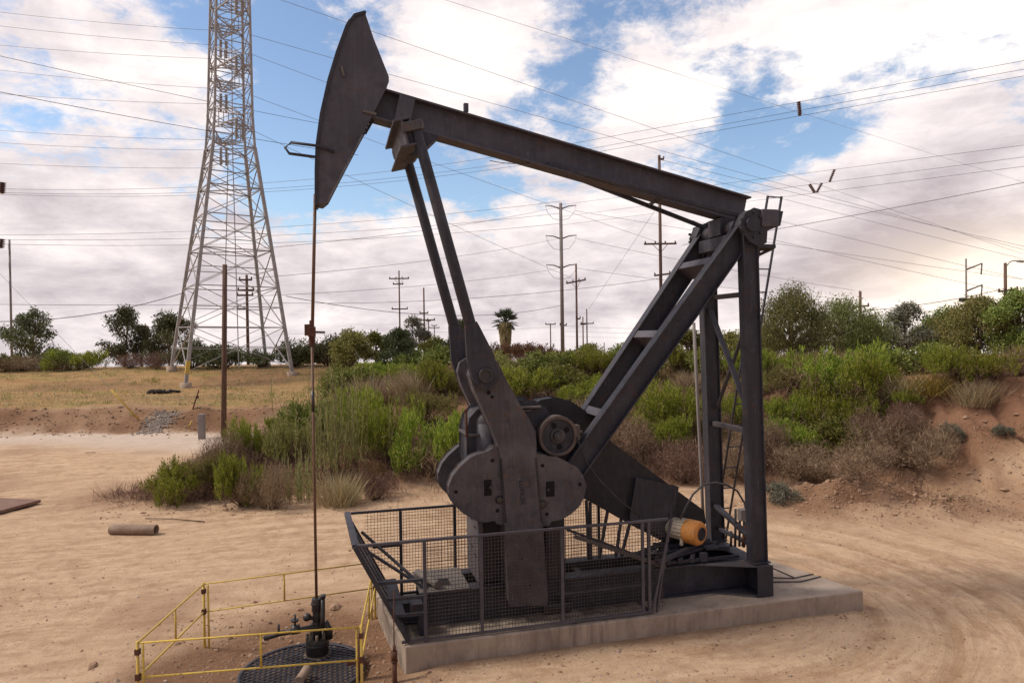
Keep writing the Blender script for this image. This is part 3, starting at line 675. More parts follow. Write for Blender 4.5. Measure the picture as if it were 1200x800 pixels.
a, c = Q3(673, 628, .42), Q3(780, 664, .42)
P('sloping_rail', MB().bar(a, c, .03, .05), 'steel_pale').name
a, c = Q3(664, 620, .50), Q3(762, 656, .50)
P('sloping_rail', MB().bar(a, c, .05, .03), 'steel')
P('slack_cable', MB().tube([Q3(676, 512, .42), Q3(686, 540, .44), Q3(703, 563, .44), Q3(728, 588, .44), Q3(752, 606, .44)], .010, 6), 'oily', bevel=0)
# motor with its slide rails
mc0 = np.array(Q3(822, 625.5, .50)); 
MOT = empty('electric_motor', (0, 0, 0)); MOT.parent = PJ; MOT['label'] = 'small orange and cream electric motor at the foot of the belt guard'
ax = np.array((.44, -.90, 0)); ax = unit(ax)      # the fan end faces the near right corner
f0 = mc0 + ax * .0; f1 = f0 - ax * .23; f2 = f0 - ax * .52
mb = MB().cyl(f1, f0 - ax * .05, .168, .168, n=40).cyl(f0 - ax * .051, f0 - ax * .015, .168, .152, n=40).cyl(f0 - ax * .0155, f0, .152, .118, n=40)
P('fan_cowl', mb, 'orange', MOT, .006, 'rust-streaked orange fan cowl')
P('fan_grille', MB().cyl(f0, f0 + ax * .006, .085, n=24), 'hole', MOT, 0)
mb = MB()
for i in range(4): mb.ring(f0 + ax * .006, f0 + ax * .011, (.022 * (i + 1) + .004), .022 * (i + 1) - .002, 24)
P('grille_ring', mb, 'steel_dust', MOT, 0)
mb = MB().cyl(f1 - ax * .001, f2, .138, n=30)
for i in range(18):
    q = i / 18 * 2 * math.pi; sdv = np.cross(ax, (0, 0, 1.)); o3 = sdv * math.cos(q) * .142 + np.array((0, 0, 1.)) * math.sin(q) * .142
    mb.bar(f1 + o3 - ax * .02, f2 + o3 + ax * .04, .018, .010)
P('motor_body', mb, 'cream', MOT, .004)
P('motor_shaft', MB().cyl(f2, f2 - ax * .12, .03, n=12).cyl(f2 - ax * .06, f2 - ax * .16, .09, n=20), 'oily', MOT, 0)
q0 = (f1 + f2) / 2
sdv = np.cross(ax, (0, 0, 1.))
P('terminal_box', MB().bar(q0 - sdv * .12 + ax * .09 + (0, 0, .05), q0 - sdv * .12 - ax * .09 + (0, 0, .05), .14, .13).bar(q0 - sdv * .17 + ax * .11 + (0, 0, -.02), q0 - sdv * .17 - ax * .11 + (0, 0, -.02), .08, .10), 'cream', MOT, .01)
mb = MB()
for k in (-.12, .12):
    for j in (-.11, .11):
        p = q0 + ax * k + sdv * j; mb.bar(p + (0, 0, -.10), (p[0], p[1], mc0[2] - .19), .05, .03)
PE('motor_foot', mb, 'cream', MOT)
mb = MB(); zb = mc0[2] - .20
ZR = .69
for k in (-.20, .20):
    p = q0 + ax * k
    a = p - sdv * .42; c = p + sdv * .75
    mb.bar((a[0], a[1], zb), (c[0], c[1], zb - .07), .075, .05)
PE('slide_rail', mb, 'steel', MOT)
mb = MB()
for k in (-.55, -.25, .05, .35):
    mb.bar((3.5 + k * .6, .43, ZR + .04 + .0), (3.95 + k * .6, 1.15, ZR + .04), .06, .07)
mb.bar((3.2, .50, ZR + .02), (4.45, .46, ZR + .02), .05, .04).bar((3.3, .62, ZR + .10), (4.42, .95, ZR + .06), .06, .05).bar((3.4, .98, ZR + .12), (4.40, .62, ZR + .09), .07, .06)
mb.box((3.86, .42, ZR), (3.95, .50, ZR + .12)).box((4.0, .55, ZR + .11), (4.2, .66, ZR + .14)).bar((3.7, .8, ZR + .16), (4.3, .8, ZR + .12), .08, .05)
mb.cyl((3.55, .55, ZR + .07), (4.25, .72, ZR + .13), .022, n=8)
P('motor_base', mb, 'steel', bevel=.004)
# conduit hoop and switch gear
pts = [Q3(797, 608, .66), Q3(803, 595, .66), Q3(812, 579, .66), Q3(824, 568, .68), Q3(838, 565, .70), Q3(852, 568, .72), Q3(864, 575, .74), Q3(873, 590, .76), Q3(875, 610, .76), Q3(872, 640, .76)]
P('cable_hoop', MB().tube(pts, .015, 8), 'steel_dust', bevel=0)
sw = MB(); a = Q3(871, 602, .62); sw.box((a[0] - .06, .58, a[2] - .09), (a[0] + .06, .68, a[2] + .07)); P('junction_box', sw, 'pole_steel', bevel=.008)
mb = MB()
for (u, v0, v1) in ((862, 596, 640), (867, 606, 640), (872, 610, 641), (857, 622, 640)): mb.cyl(Q3(u, v0, .72), Q3(u - .5, v1, .72), .018, n=8)
PE('conduit', mb, 'steel_dust', bevel=0)
P('control_lever', MB().cyl(Q3(874, 615, .6), Q3(871, 640, .6), .03, n=8), 'rust', bevel=0)
# conduit up the far post, work platform and ladder
P('riser_conduit', MB().tube([Q3(813, 378, 1.75), Q3(818, 480, 1.75), Q3(822, 560, 1.75), Q3(824, 606, 1.75)], .026, 8), 'pole_steel', bevel=0)
wp = MB(); z1 = Q(900, 291, .5)[1]
wp.box((4.64, .22, z1 - .03), (4.93, .70, z1 + .02)); wp.plan([(4.931, .22), (5.02, .40), (4.931, .70)], z1 - .03, z1 + .02).bar((4.64, .36, z1 - .16), (4.95, .36, z1 - .03), .04)
P('work_platform', wp, 'steel')
LT = np.array((*Q(916, 230, 1.1)[:1], 1.1, Q(916, 230, 1.1)[1])); LB = np.array((Q(853, 640, 2.55)[0], 2.55, .02))
LB = np.array((LT[0] - .10, 2.45, .25))
cand = []
for s in np.linspace(3.6, 5.4, 91):
    p = L2W(s, 2.45, .25); d = p - CC; cand.append((abs(600 + FPX * (d @ CR) / (d @ fw) - 851), s))
LB = np.array((min(cand)[1], 2.45, .0))
lad = MB()
for ds in (0, -.24): lad.tube([LB + (ds, 0, 0), LT + (ds, 0, 0)], .019, 8)
n = 17
for i in range(n):
    p = LB + (LT - LB) * (i + .5) / (n - .45); lad.cyl(p, p + (-.24, 0, 0), .011, n=6)
LAD = empty('ladder', O, TH, 'slender steel ladder leaning from the ground up to the mast top behind the pumpjack', 'ladder')
P('ladder_frame', lad, 'steel', LAD, 0)
# bridle, carrier bar, polished rod
bx = Q(369, 238, WM)[0]; 
bt = Q(369, 238, WM); bb = Q(366.2, 380, WM); rx = Q(365.5, 392, WM)[0]
mb = MB()
for dw in (-.05, .05): mb.cyl((bt[0] + .005, WM + dw, bt[1] + .10), (bb[0] + .0, WM + dw * .9, bb[1]), .02, n=10)
PE('bridle_cable', mb, 'rod', bevel=0)
c0 = Q(366, 378, WM); c1 = Q(366, 400, WM); mb = MB()
mb.box((rx - .045, WM - .12, c1[1] + .06), (rx + .045, WM + .12, c0[1] - .05)).box((rx - .085, WM - .09, c0[1] - .16), (rx + .03, WM + .07, c0[1] - .02)).cyl((rx, WM, c1[1] - .05), (rx, WM, c1[1] + .07), .038, n=12).cyl((rx - .05, WM - .05, c1[1] + .12), (rx + .16, WM - .05, c1[1] + .11), .014, n=8).cyl((rx, WM, c0[1] - .05), (rx, WM, c0[1] + .03), .03, n=10)
P('carrier_bar', mb, 'rust', bevel=.008)
P('polished_rod', MB().cyl((rx, WM, c1[1]), (rx, WM, .45), .018, n=10), 'rod', bevel=0)
mb = MB().cyl((rx, WM, Q(366, 458, WM)[1]), (rx, WM, Q(366, 482, WM)[1]), .021, n=10); P('rod_clamp', mb, 'oily', bevel=0)
# thin slack wire from the beam
a = bp(.95, -BH / 2); c = bp(2.2, -BH / 2); P('loose_wire', MB().tube([(a[0] + (c[0] - a[0]) * t, WM - .1, a[1] + (c[1] - a[1]) * t - .35 * 4 * t * (1 - t) * .35) for t in np.linspace(.55, 1, 9)], .005, 5), 'cable', bevel=0)

# ------------------------------------------------------------------ wellhead
WS, WW = rx, WM
GZ = -.135
WE = empty('wellhead', O, TH, 'oily black wellhead with valves and stuffing box below the polished rod', 'wellhead')
def PW(n, mb, mat, bevel=.004): return P(n, mb, mat, WE, bevel)
def zq(v): return Q(364, v, WM)[1]
PW('casing_ring', MB().cyl((WS, WW, GZ + .02), (WS, WW, zq(766)), .145, n=28).cyl((WS, WW, GZ), (WS, WW, GZ + .05), .17, n=28), 'oilytan')
mb = MB().cyl((WS, WW, zq(766)), (WS, WW, zq(747)), .138, n=26).cyl((WS, WW, zq(756) + .01), (WS, WW, zq(756) + .03), .15, n=26)
PW('casing_head', mb, 'oily')
mb = MB()
for i in range(8):
    a = i / 8 * 2 * math.pi; mb.cyl((WS + .115 * math.cos(a), WW + .115 * math.sin(a), zq(750)), (WS + .115 * math.cos(a), WW + .115 * math.sin(a), zq(741)), .018, n=8)
PE('flange_bolt', mb, 'oilytan', WE, 0)
PW('tubing_spool', MB().cyl((WS, WW, zq(748)), (WS, WW, zq(728)), .06, n=18).cyl((WS, WW, zq(735)), (WS, WW, zq(731)), .085, n=18), 'oily')
mb = MB().cyl((WS, WW, zq(730)), (WS, WW, zq(714)), .05, n=16).cyl((WS, WW, zq(716)), (WS, WW, zq(701)), .062, .058, n=18).cyl((WS, WW, zq(708)), (WS, WW, zq(706)), .072, n=18)
PW('stuffing_box', mb, 'oily')
PW('side_pipe', MB().tube([(WS + .03, WW - .08, zq(739)), (WS + .075, WW - .08, zq(725)), (WS + .08, WW - .06, zq(697))], .026, 10).cyl((WS + .08, WW - .06, zq(700)), (WS + .08, WW - .06, zq(696)), .034, n=10), 'oily', 0)
PW('bleed_valve', MB().ball((WS - .115, WW - .06, zq(720)), .05).cyl((WS - .1, WW - .05, zq(721)), (WS, WW, zq(725)), .026, n=10), 'oily', 0)
mb = MB().tube([(WS + .03, WW - .02, zq(735)), (WS + .12, WW - .04, zq(731)), (WS + .145, WW - .05, zq(738)), (WS + .145, WW - .05, zq(748))], .045, 12); PW('elbow', mb, 'oily', 0)
fl = [(WS, WW - .03, zq(733)), (WS - .20, WW - .05, zq(734)), (WS - .45, WW - .02, zq(737)), (WS - .62, WW + .02, zq(742))]
mb = MB().tube(fl, .032, 10).cyl((WS - .30, WW - .04, zq(734)), (WS - .20, WW - .045, zq(733)), .055, n=14).ball((WS - .26, WW - .04, zq(733)), .055)
FLP = PW('flow_line', mb, 'oily', 0)
mb = MB().cyl((WS - .26, WW - .04, zq(732)), (WS - .255, WW - .04, zq(716)), .012, n=8).cyl((WS - .26, WW - .04, zq(724)), (WS - .26, WW - .04, zq(722)), .045, n=12).cyl((WS - .45, WW - .02, zq(737)), (WS - .45, WW - .02, zq(726)), .014, n=8)
PE('valve_handle', mb, 'oily', FLP, 0)

# round grating over the cellar
GRs = (GRATE - O); gs, gw = float(GRs @ EX), float(GRs @ EY); GRR = .71
mb = MB(); R_ = GRR
st_ = .062
for k in range(-60, 61):
    for dirs in ((math.cos(math.radians(32)), math.sin(math.radians(32))), (math.cos(math.radians(-32)), math.sin(math.radians(-32)))):
        nx_, ny_ = -dirs[1], dirs[0]; off = k * st_
        if abs(off) < R_:
            h_ = math.sqrt(R_ * R_ - off * off)
            mb.bar((nx_ * off - dirs[0] * h_, ny_ * off - dirs[1] * h_, .012 if dirs[1] > 0 else .0165), (nx_ * off + dirs[0] * h_, ny_ * off + dirs[1] * h_, .012 if dirs[1] > 0 else .0165), .014, .010)
gr = empty('round_grating', L2W(gs, gw, GZ + .035), TH, 'round dark expanded-metal grating over the cellar, around the foot of the wellhead', 'grating')
P('grating_mesh', mb, 'steel', gr, 0)
P('grating_rim', MB().ring((0, 0, 0), (0, 0, .028), R_ + .02, R_ - .02, 48), 'steel', gr, 0)
P('cellar_floor', MB().cyl((0, 0, -.03), (0, 0, -.012), R_ - .03, n=40), 'silt', gr, 0)
# short pipe stub in front of the wellhead
p0 = G(352, 795, GZ + .13); p1 = G(360, 783, GZ + .14)
pst = MB().tube([np.array((0, 0, 0.)), (p1 - p0) * .6, (p1 - p0) * 1.2], [.055, .05, .055], 12).build('pipe_stub', 'pipe', None, .006, p0 + (0, -.05, 0)); tag(pst, 'stubby dusty tan pipe end lying on the round grating', 'pipe')
# soil heap of clods left on the grate edge

# ------------------------------------------------------------------ yellow rail round the well
YR = empty('yellow_railing', G(290, 760, -.1), 0, 'yellow pipe safety railing around the wellhead', 'railing')
yo = np.array(YR.location)
zt, zm = .74, .385
c1_, c2_, c3_, c4_ = G(238.5, 684, zt), G(439, 658.5, zt), G(423, 734, zt), G(161, 753, zt)
def yz(p, z): return np.array((p[0], p[1], z)) - yo
corn = [c1_, c2_, c3_, c4_]
for i in range(4):
    a, c = corn[i], corn[(i + 1) % 4]
    sd_ = MB()
    for z in (zt, zm): sd_.tube([yz(a, z), yz(c, z)], .0105 if i != 0 else .009, 8)
    mid = a + (c - a) * (.45, .5, .46, .52)[i]
    sd_.tube([yz(mid, zm), yz(mid, zt)], .012, 8)
    P('rail', sd_, 'yellow', YR, 0)
for i, p in enumerate(corn):
    zg = hz(p[0], p[1])
    dx = np.array((.035, 0, 0)) if i in (0, 3) else np.array((-.03, .0, 0))
    P('post', MB().cyl(yz(p, zg - .3), yz(p, zt + .02), .016, n=10).cyl(yz(p, zg - .1) + dx * 1.6, yz(p, zt - .01) + dx * 1.6, .012, n=10), 'yellow', YR, 0)
    PE('clamp', MB().box(yz(p, zm - .03) - (.024, .024, 0), yz(p, zm + .04) + (.024, .024, 0)).box(yz(p, zt - .12) - (.024, .024, 0), yz(p, zt - .06) + (.024, .024, 0)), 'rust', YR, .004)

# ------------------------------------------------------------------ mesh guard fence
FE = empty('guard_fence', O, TH, 'dark wire mesh guard fence along the slab edge, its end panel leaning outwards', 'fence')
ZF0, ZF1 = .262, 1.45
def meshpanel(origin, du, dv, nu, nv, r=.0032):
    """wire grid: origin, edge vectors and wire counts"""
    mb = MB(); o_ = np.array(origin, float); du = np.array(du, float); dv = np.array(dv, float)
    nrm_ = unit(np.cross(du, dv)) * r
    for i in range(1, nu): mb.bar(o_ + du * i / nu, o_ + du * i / nu + dv, r * 1.5, r * 1.5)
    for j in range(1, nv): mb.bar(o_ + dv * j / nv + nrm_ * 1.6, o_ + dv * j / nv + du + nrm_ * 1.6, r * 1.5, r * 1.5)
    return mb
def side(w, s0, s1, posts, back=False):
    pn = P('fence_panel', MB().bar((s0, w, ZF1), (s1 - .06, w, ZF1), .032).bar((s0 + .5, w, ZF0 + .02), (s1 - .30, w, ZF0 + .02), .032), 'steel_beam' if not back else 'steel', FE, .004)
    for s in posts: P('fence_post', MB().bar((s, w, ZF0), (s, w, ZF1 - .019), (.052 if s == posts[0] else .027), .04), 'steel_beam' if not back else 'steel', FE, .004)
    L = s1 - s0
    P('wire_mesh', meshpanel((posts[0], w + .028, ZF0 + .03), (s1 - .10 - posts[0], 0, 0), (0, 0, ZF1 - ZF0 - .04), int((s1 - posts[0]) / .042), 27), 'wire_mesh', pn, 0)
    return pn
fr = side(0.0, -.78, 3.20, [0.0, .68, 1.70, 2.78, 2.87])
side(1.56, -.80, 3.0, [-.13, .63, 1.7, 2.8], True)
# far mesh left of first post
P('wire_mesh', meshpanel((-.62, 1.588, ZF0 + .35), (.49, 0, 0), (0, 0, ZF1 - ZF0 - .37), 11, 19), 'wire_mesh', fr, 0)
# leaning end panel
b0 = np.array((-.20, .0, ZF0 + .02)); b1 = np.array((-.26, 1.56, ZF0 + .02)); t0_ = np.array((-.80, -.02, ZF1)); t1_ = np.array((-.86, 1.56, ZF1))
ep = MB().bar(b0, t0_, .05).bar(b1, t1_, .05).bar(b0, b1, .04).bar(t0_, t1_, .05)
for k in (.33, .66): ep.bar(b0 + (b1 - b0) * k, t0_ + (t1_ - t0_) * k, .035)
EP = P('end_panel', ep, 'steel', FE, .004, 'end panel leaning outwards towards the wellhead')
P('wire_mesh', meshpanel(b0, b1 - b0, t0_ - b0, 38, 28), 'wire_mesh', EP, 0)
P('infill_bar', MB().bar(b0 + (t0_ - b0) * .05 + (0, .04, 0), b1 + (t1_ - b1) * .95, .03).bar(t0_ + (.02, .03, 0), t1_ + (.02, -.03, .02), .06, .03), 'steel', EP, 0)
for (a, c) in (((-.66, 1.50, 1.20), (.0, .85, .69)), ((-.60, .90, 1.10), (.10, .50, .68))): P('brace', MB().bar(a, c, .03), 'steel', FE, 0)
for z, s_a in ((.98, -.56), (.78, -.46), (.58, -.36)): P('cross_rail', MB().bar((s_a, .05, z), (0.0, .03, z + .0), .035), 'steel', FE, 0)
P('cross_rail', MB().bar((-.52, 1.5, .98), (-.13, 1.5, .98), .035), 'steel', FE, 0)
# leaning return at the other end
P('end_panel', MB().bar((2.90, .0, ZF0), (3.19, .0, ZF1), .032).bar((2.98, .02, ZF0), (3.14, .02, 1.2), .026).bar((2.90, .03, ZF0), (2.90, .42, ZF0 + .0), .03), 'steel_beam', FE, .004)
# beam ends and step in front of the base
fb = MB(); fb.ibeam((-.30, .62, .40), (-.02, .62, .40), .26, .16, .02, .02).box((-.38, .12, .52), (-.22, 1.4, .56)).box((-.14, .20, .50), (.0, .42, .63)).box((-.05, .18, .252), (.0, .40, .49))
P('front_support', fb, 'steel', PJ, .006)
# red standpipe by the slab corner
sp0 = G(462.5, 790, 0.); pp = empty('standpipe', sp0, 0, 'short rusty red standpipe beside the slab corner', 'pipe')
P('pipe', MB().cyl((0, 0, -.2), (0, 0, .16), .028, n=12).cyl((0, 0, .15), (0, 0, .165), .04, n=12), 'rust', pp, 0)
P('clamp', MB().cyl((0, 0, .165), (0, 0, .27), .035, n=10).cyl((0, 0, .27), (0, 0, .33), .018, n=8), 'rust', pp, 0)
P('hose', MB().tube([(0, 0, .30), (-.005, .02, .6), (.0, .05, .95)], .007, 6), 'rust', pp, 0)
sp1 = G(421, 792, -.1); pp = empty('bracket_post', sp1, 0, 'rusty red clamp post against the front right corner of the yellow railing', 'post')
P('post', MB().cyl((0, 0, -.2), (0, 0, .44), .034, n=10), 'rust', pp, 0); P('cross_arm', MB().box((-.14, -.02, .14), (.08, .02, .18)), 'rust', pp, 0)
# conductors lying on the slab behind the mast
for k, (pts, lab) in enumerate((([(894, 676, ), (930, 677), (953, 672)], 'thin dark cable lying on the slab, nearer the hill'), ([(899, 681.5), (938, 681), (962, 675)], 'thin dark cable lying on the slab, nearer the slab front'), ([(905, 665), (930, 676)], 'short dark rod slanting across the slab behind the mast foot'))):
    c = MB().tube([G(u, v, .262) - G(900, 680, .262) for u, v in pts], .008, 6).build('slab_cable', 'cable', None, 0, G(900, 680, .262)); tag(c, lab, 'cable')

# ------------------------------------------------------------------ lattice tower
tB, tD = G(217, 453, 1.05), G(344, 447, 1.05)
tB = AT(217, 452, 42.0); tD = AT(344, 447, 45.6)
bvec = np.array((tD[0] - tB[0], tD[1] - tB[1])); LT_ = np.hypot(*bvec); bvec /= LT_; pvec = np.array((-bvec[1], bvec[0]))
tc0 = np.array((tB[0], tB[1])) + bvec * LT_ / 2 + pvec * LT_ / 2
TZ = hz(tc0[0], tc0[1])
TW = empty('lattice_tower', (tc0[0], tc0[1], 0), math.atan2(bvec[1], bvec[0]), 'tall pale grey steel lattice transmission tower on the grassy rise', 'pylon')
TW.rotation_euler = (Matrix.Rotation(math.radians(.95), 3, 'Y') @ Matrix.Rotation(math.atan2(bvec[1], bvec[0]), 3, 'Z')).to_euler()
def half(z):
    return float(np.interp(z, [1, 16.4, 18.5, 27, 36], [LT_ / 2, 1.28, 1.16, 1.0, .9]))
def tcn(i, z): h = half(z); return np.array((h * (1 if i in (1, 2) else -1), h * (1 if i in (2, 3) else -1), z))
for i in range(4):
    gz = hz(*(np.array(TW.location[:2]) + np.array(((-1, -1), (1, -1), (1, 1), (-1, 1)))[i] @ np.array((bvec, pvec)) * LT_ / 2))
    pts = [tcn(i, z) for z in (gz + .25, 9, 16.4, 18.5, 27, 36)]
    lg = MB()
    for a, c in zip(pts[:-1], pts[1:]): lg.bar(a, c, .20 if a[2] < 16 else .14, .20 if a[2] < 16 else .14)
    L_ = P('tower_leg', lg, 'galv', TW, 0)
    P('footing', MB().cyl(pts[0] - (0, 0, .8), pts[0] + (0, 0, .03), .32, n=14), 'stone', L_, 0)
    if i == 0: P('marker_band', MB().bar(pts[0] + (pts[1] - pts[0]) * .07, pts[0] + (pts[1] - pts[0]) * .17, .23, .23), 'yellow', L_, 0)
brc = MB(); lv = [1.9, 4.6, 7.2, 9.6, 11.8, 13.7, 15.2, 16.4] + [16.4 + 1.35 * k for k in range(1, 15)]
for i in range(4):
    j = (i + 1) % 4
    for a, c in zip(lv[:-1], lv[1:]):
        th = .062 if a < 16 else .05
        brc.bar(tcn(i, a), tcn(j, c), th, th * .6).bar(tcn(j, a), tcn(i, c), th * .98, th * .6).bar(tcn(i, c), tcn(j, c), th, th)
        if a < 11:
            m1 = (tcn(i, a) + tcn(j, c)) / 2; q1 = (tcn(i, a) + tcn(i, c)) / 2; q2 = (tcn(j, a) + tcn(j, c)) / 2
            brc.bar(q1, m1, .05).bar(q2, m1, .05)
for z in (4.6, 9.6, 13.7, 16.4, 19.1, 21.8, 24.5, 27.2):
    brc.bar(tcn(0, z), tcn(2, z), .055).bar(tcn(1, z), tcn(3, z), .055)
P('lattice_bracing', brc, 'galv', TW, 0)
P('climbing_rail', MB().bar((-.15, -half(2), 2), (-.12, -half(16.4), 16.4), .05).bar((-.12, -half(16.4), 16.4), (-.1, -half(30), 30), .05).bar((.18, half(3), 3), (.15, half(16.4), 16.4), .05), 'galv', TW, 0)
for z in (17.4, 21.2, 25.0):
    for sg in (-1, 1):
        arm = MB(); h = half(z); tip = np.array((.3 * sg, sg * 3.8, z + .1)); 
        for sx2 in (-1, 1):
            arm.bar((sx2 * h, sg * h, z - .05), tip, .07).bar((sx2 * h, sg * h, z + 1.3), tip + (0, 0, .15), .07)
            for k in range(1, 5):
                p = np.array((sx2 * h, sg * h, z)) * (1 - k / 5) + tip * k / 5; q = np.array((sx2 * h, sg * h, z + 1.3)) * (1 - k / 5) + tip * k / 5; q2 = np.array((-sx2 * h, sg * h, z)) * (1 - (k - 1) / 5) + tip * (k - 1) / 5
                arm.bar(p, q, .045).bar(p, q2, .04)
        AM = P('crossarm', arm, 'galv', TW, 0)
        for dx in (-.12, .25):
            ins = MB(); 
            for k in range(9): ins.cyl(tip + (dx, 0, -.15 - k * .14), tip + (dx, 0, -.25 - k * .14), .13, .05, 8)
            P('insulator', ins, 'galv', AM, 0)

# ------------------------------------------------------------------ poles
def pole(name, D, ut, vt, r, mat, label, cat='utility pole', arms=(), lean=0., zb=None, group='utility poles', extra=None, r1=None):
    """pole whose top shows at (ut, vt) at distance D; arms are (height in picture, left px, right px, kind)"""
    top = AT(ut, vt, D); px = D / FPX
    zg = hz(top[0] + lean, D) if zb is None else zb
    e = empty(name, (top[0] + lean, D, zg), 0, label, cat, group)
    o_ = np.array(e.location)
    r *= .72; P('pole_shaft', MB().cyl((0, 0, -.5), top - o_, r, (r1 or r * .78), 14), mat, e, 0)
    for arm in arms:
        v, l, rr, kind = arm[:4]; dz = arm[4] if len(arm) > 4 else 0.
        c = AT(ut, v, D) - o_; k = (c[2]) / (top[2] - zg); c[0] = (top - o_)[0] * k
        a = c + (-l * px, -.16, dz * px); b_ = c + (rr * px, -.16, -dz * px)
        if kind == 'wood':
            X = P('crossarm', MB().bar(a, b_, .13, .15).bar(c + (0, -.09, 0), c + (0, .05, 0), .1), mat, e, 0)
            n_i = 4 if l + rr > 20 else 2
            ins = MB()
            for i in range(n_i):
                p = a + (b_ - a) * (.04 + .92 * i / (n_i - 1)); ins.cyl(p + (0, 0, .07), p + (0, 0, .2), .05, .08, 8).cyl(p + (0, 0, .2), p + (0, 0, .26), .06, .03, 8)
            PE('insulator', ins, 'insul', X, 0)
            if l + rr > 20: PE('arm_brace', MB().bar(c + (0, -.1, -.75), a * .45 + c * .55 + (0, .02, -.05), .04).bar(c + (0, -.1, -.75), b_ * .45 + c * .55 + (0, .02, -.05), .04), mat, X, 0)
        elif kind == 'davit':
            for sg, q in ((-1, l), (1, rr)):
                if q == 0: continue
                tip = c + (sg * q * px, -.1, 4 * px); 
                X = P('davit_arm', MB().tube([c, (c + tip) / 2 + (0, 0, .12), tip], [.09, .07, .05], 8), mat, e, 0)
                n_s = [tip + (sg * 2 * px * -.2, 0, -6 * px), tip + (-sg * 9 * px, 0, -15 * px)]
                ins = MB().tube([tip, tip + (-sg * 2.5 * px, 0, -8 * px), tip + (-sg * 9 * px, 0, -15.5 * px), c + (0, 0, -13 * px)], .022, 6); P('insulator', ins, 'wire', X, 0)
        elif kind == 'box':
            P('equipment_box', MB().box(c + (-l * px, -.5, -.35 * dz * px), c + (rr * px, .3, .65 * dz * px)), 'rubber', e, .02)
        elif kind == 'armr':
            tip = c + (rr * px, -.1, 7 * px); X = P('davit_arm', MB().tube([c, tip], [.10, .07], 8), mat, e, 0)
            P('insulator', MB().tube([tip, tip + (-1.2 * px * (1 if rr > 0 else -1), 0, -13 * px)], .07, 6), 'wire', X, 0)
    if extra: extra(e, o_, px, top)
    return e
def lamp(e, o_, px, top):
    t = top - o_; h = P('lamp_arm', MB().tube([t + (0, -.15, -4 * px), t + (4 * px, -.15, 1 * px), t + (9 * px, -.15, 2.4 * px), t + (14 * px, -.15, 1.2 * px)], .045, 8), 'galv', e, 0)
    P('lamp_head', MB().extr(t + (13 * px, -.15, 1.3 * px), t + (20 * px, -.15, .4 * px), (0, 0, 1), [(-.16, -.05), (.16, -.05), (.10, .12), (-.10, .12)]), 'galv', h, .02)
g0 = GH(253, 512)
pl = pole('wooden_pole', float(g0[1]), 263.5, 310, .145, 'wood', 'dark bare wooden pole standing among bushes at the dirt road edge', arms=(), lean=-.18, r1=.088)
P('guard_post', MB().box((-.52, -.4, 0), (-.30, -.2, .95)), 'pole_steel', empty('marker_post', g0, 0, 'grey box post at the foot of the bare wooden pole', 'post'), .01)
pole('utility_pole', 90, 467.5, 317, .15, 'wood_far', 'wooden utility pole with two crossarms behind the pitman arms, left of its shorter neighbour', arms=((326.5, 11.5, 12, 'wood'), (333, 7, 5, 'wood'), (362, 9, 10, 'wood')))
pole('utility_pole', 85, 496.5, 337, .16, 'wood_far', 'dark wooden utility pole rising just left of the far pitman arm', arms=((367, 5, 5, 'wood'), (375, 12, 13, 'wood')))
pole('utility_pole', 120, 502, 374, .16, 'wood_far', 'thin pole close behind the dark pole at the far pitman arm', arms=((376, 3, 3, 'wood'),))
pole('utility_pole', 140, 509, 381, .15, 'wood_far', 'small distant pole with short double crossarms beside the far pitman arm', arms=((384, 6, 6, 'wood'), (381.5, 3, 3, 'wood')))
pole('steel_pole', 82, 657, 238, .33, 'pole_steel', 'tall pale steel pole with three pairs of davit arms', arms=((245, 18, 18, 'davit'), (280, 18, 18, 'davit'), (314, 18, 18, 'davit'), (381, 3, 5, 'wood')))
pole('utility_pole', 72, 675, 309, .17, 'wood_far', 'wooden pole with one tilted crossarm right of the tall steel pole', arms=((330, 12, 11, 'wood', -2), (373.5, 1, 4, 'wood')))
pole('utility_pole', 62, 772.5, 182, .22, 'wood_far', 'tall wooden pole rising behind the beam, crossarm of knob insulators lower down', arms=((286, 19.5, 18.5, 'wood'), (322, 8, 11, 'wood', -1), (187, 1, 5, 'wood')))
pole('utility_pole', 95, 645, 379, .13, 'wood_far', 'short thin pole with a T shaped top left of the tall steel pole', arms=((380, 6, 6, 'wood'),))
pole('utility_pole', 100, 683, 371, .15, 'wood_far', 'left one of the close pair of thin poles left of the diagonal legs', arms=((380, 3, 3, 'wood'),))
pole('utility_pole', 100, 687.5, 362, .15, 'wood_far', 'right, taller one of the close pair of thin poles left of the diagonal legs', arms=((379, 7, 8, 'wood'),))
pole('utility_pole', 120, 708, 401, .13, 'wood_far', 'short bare pole stub on the skyline left of the diagonal legs')
pole('utility_pole', 60, 1008, 341, .20, 'wood_far', 'dark wooden pole with one crossarm behind the leafy trees right of the mast', arms=((359, 10, 9, 'wood', -.6),))
pole('steel_pole', 75, 1132, 303, .16, 'pole_steel', 'slim steel pole with two upswept arms and dark boxes over the right trees', arms=((316, 0, 18, 'armr'), (341, 0, 18, 'armr'), (352, 7, 7, 'box', 4), (358.5, 6, 7, 'box', 3)))
pole('lamp_pole', 55, 1178, 308, .20, 'wood_far', 'brown wooden pole carrying a street lamp at the right edge', 'lamp pole', arms=((340.5, 10, 13, 'wood', -1.2), (346, 3, 14, 'wood')), extra=lamp)
pole('steel_pole', 70, 11, 281, .16, 'pole_steel', 'slim pale steel pole with arms at the left edge of the photo', arms=((293, 11, 0, 'armr'), (315, 11, 0, 'armr'), (336, 13, 0, 'armr')))
pole('utility_pole', 60, 289, 322, .19, 'wood', 'dark wooden pole with four crossarms seen through the legs of the lattice tower', arms=((328, 8, 7, 'wood'), (340, 10, 9, 'wood'), (346, 11, 8, 'wood'), (362, 11, 2, 'wood')))
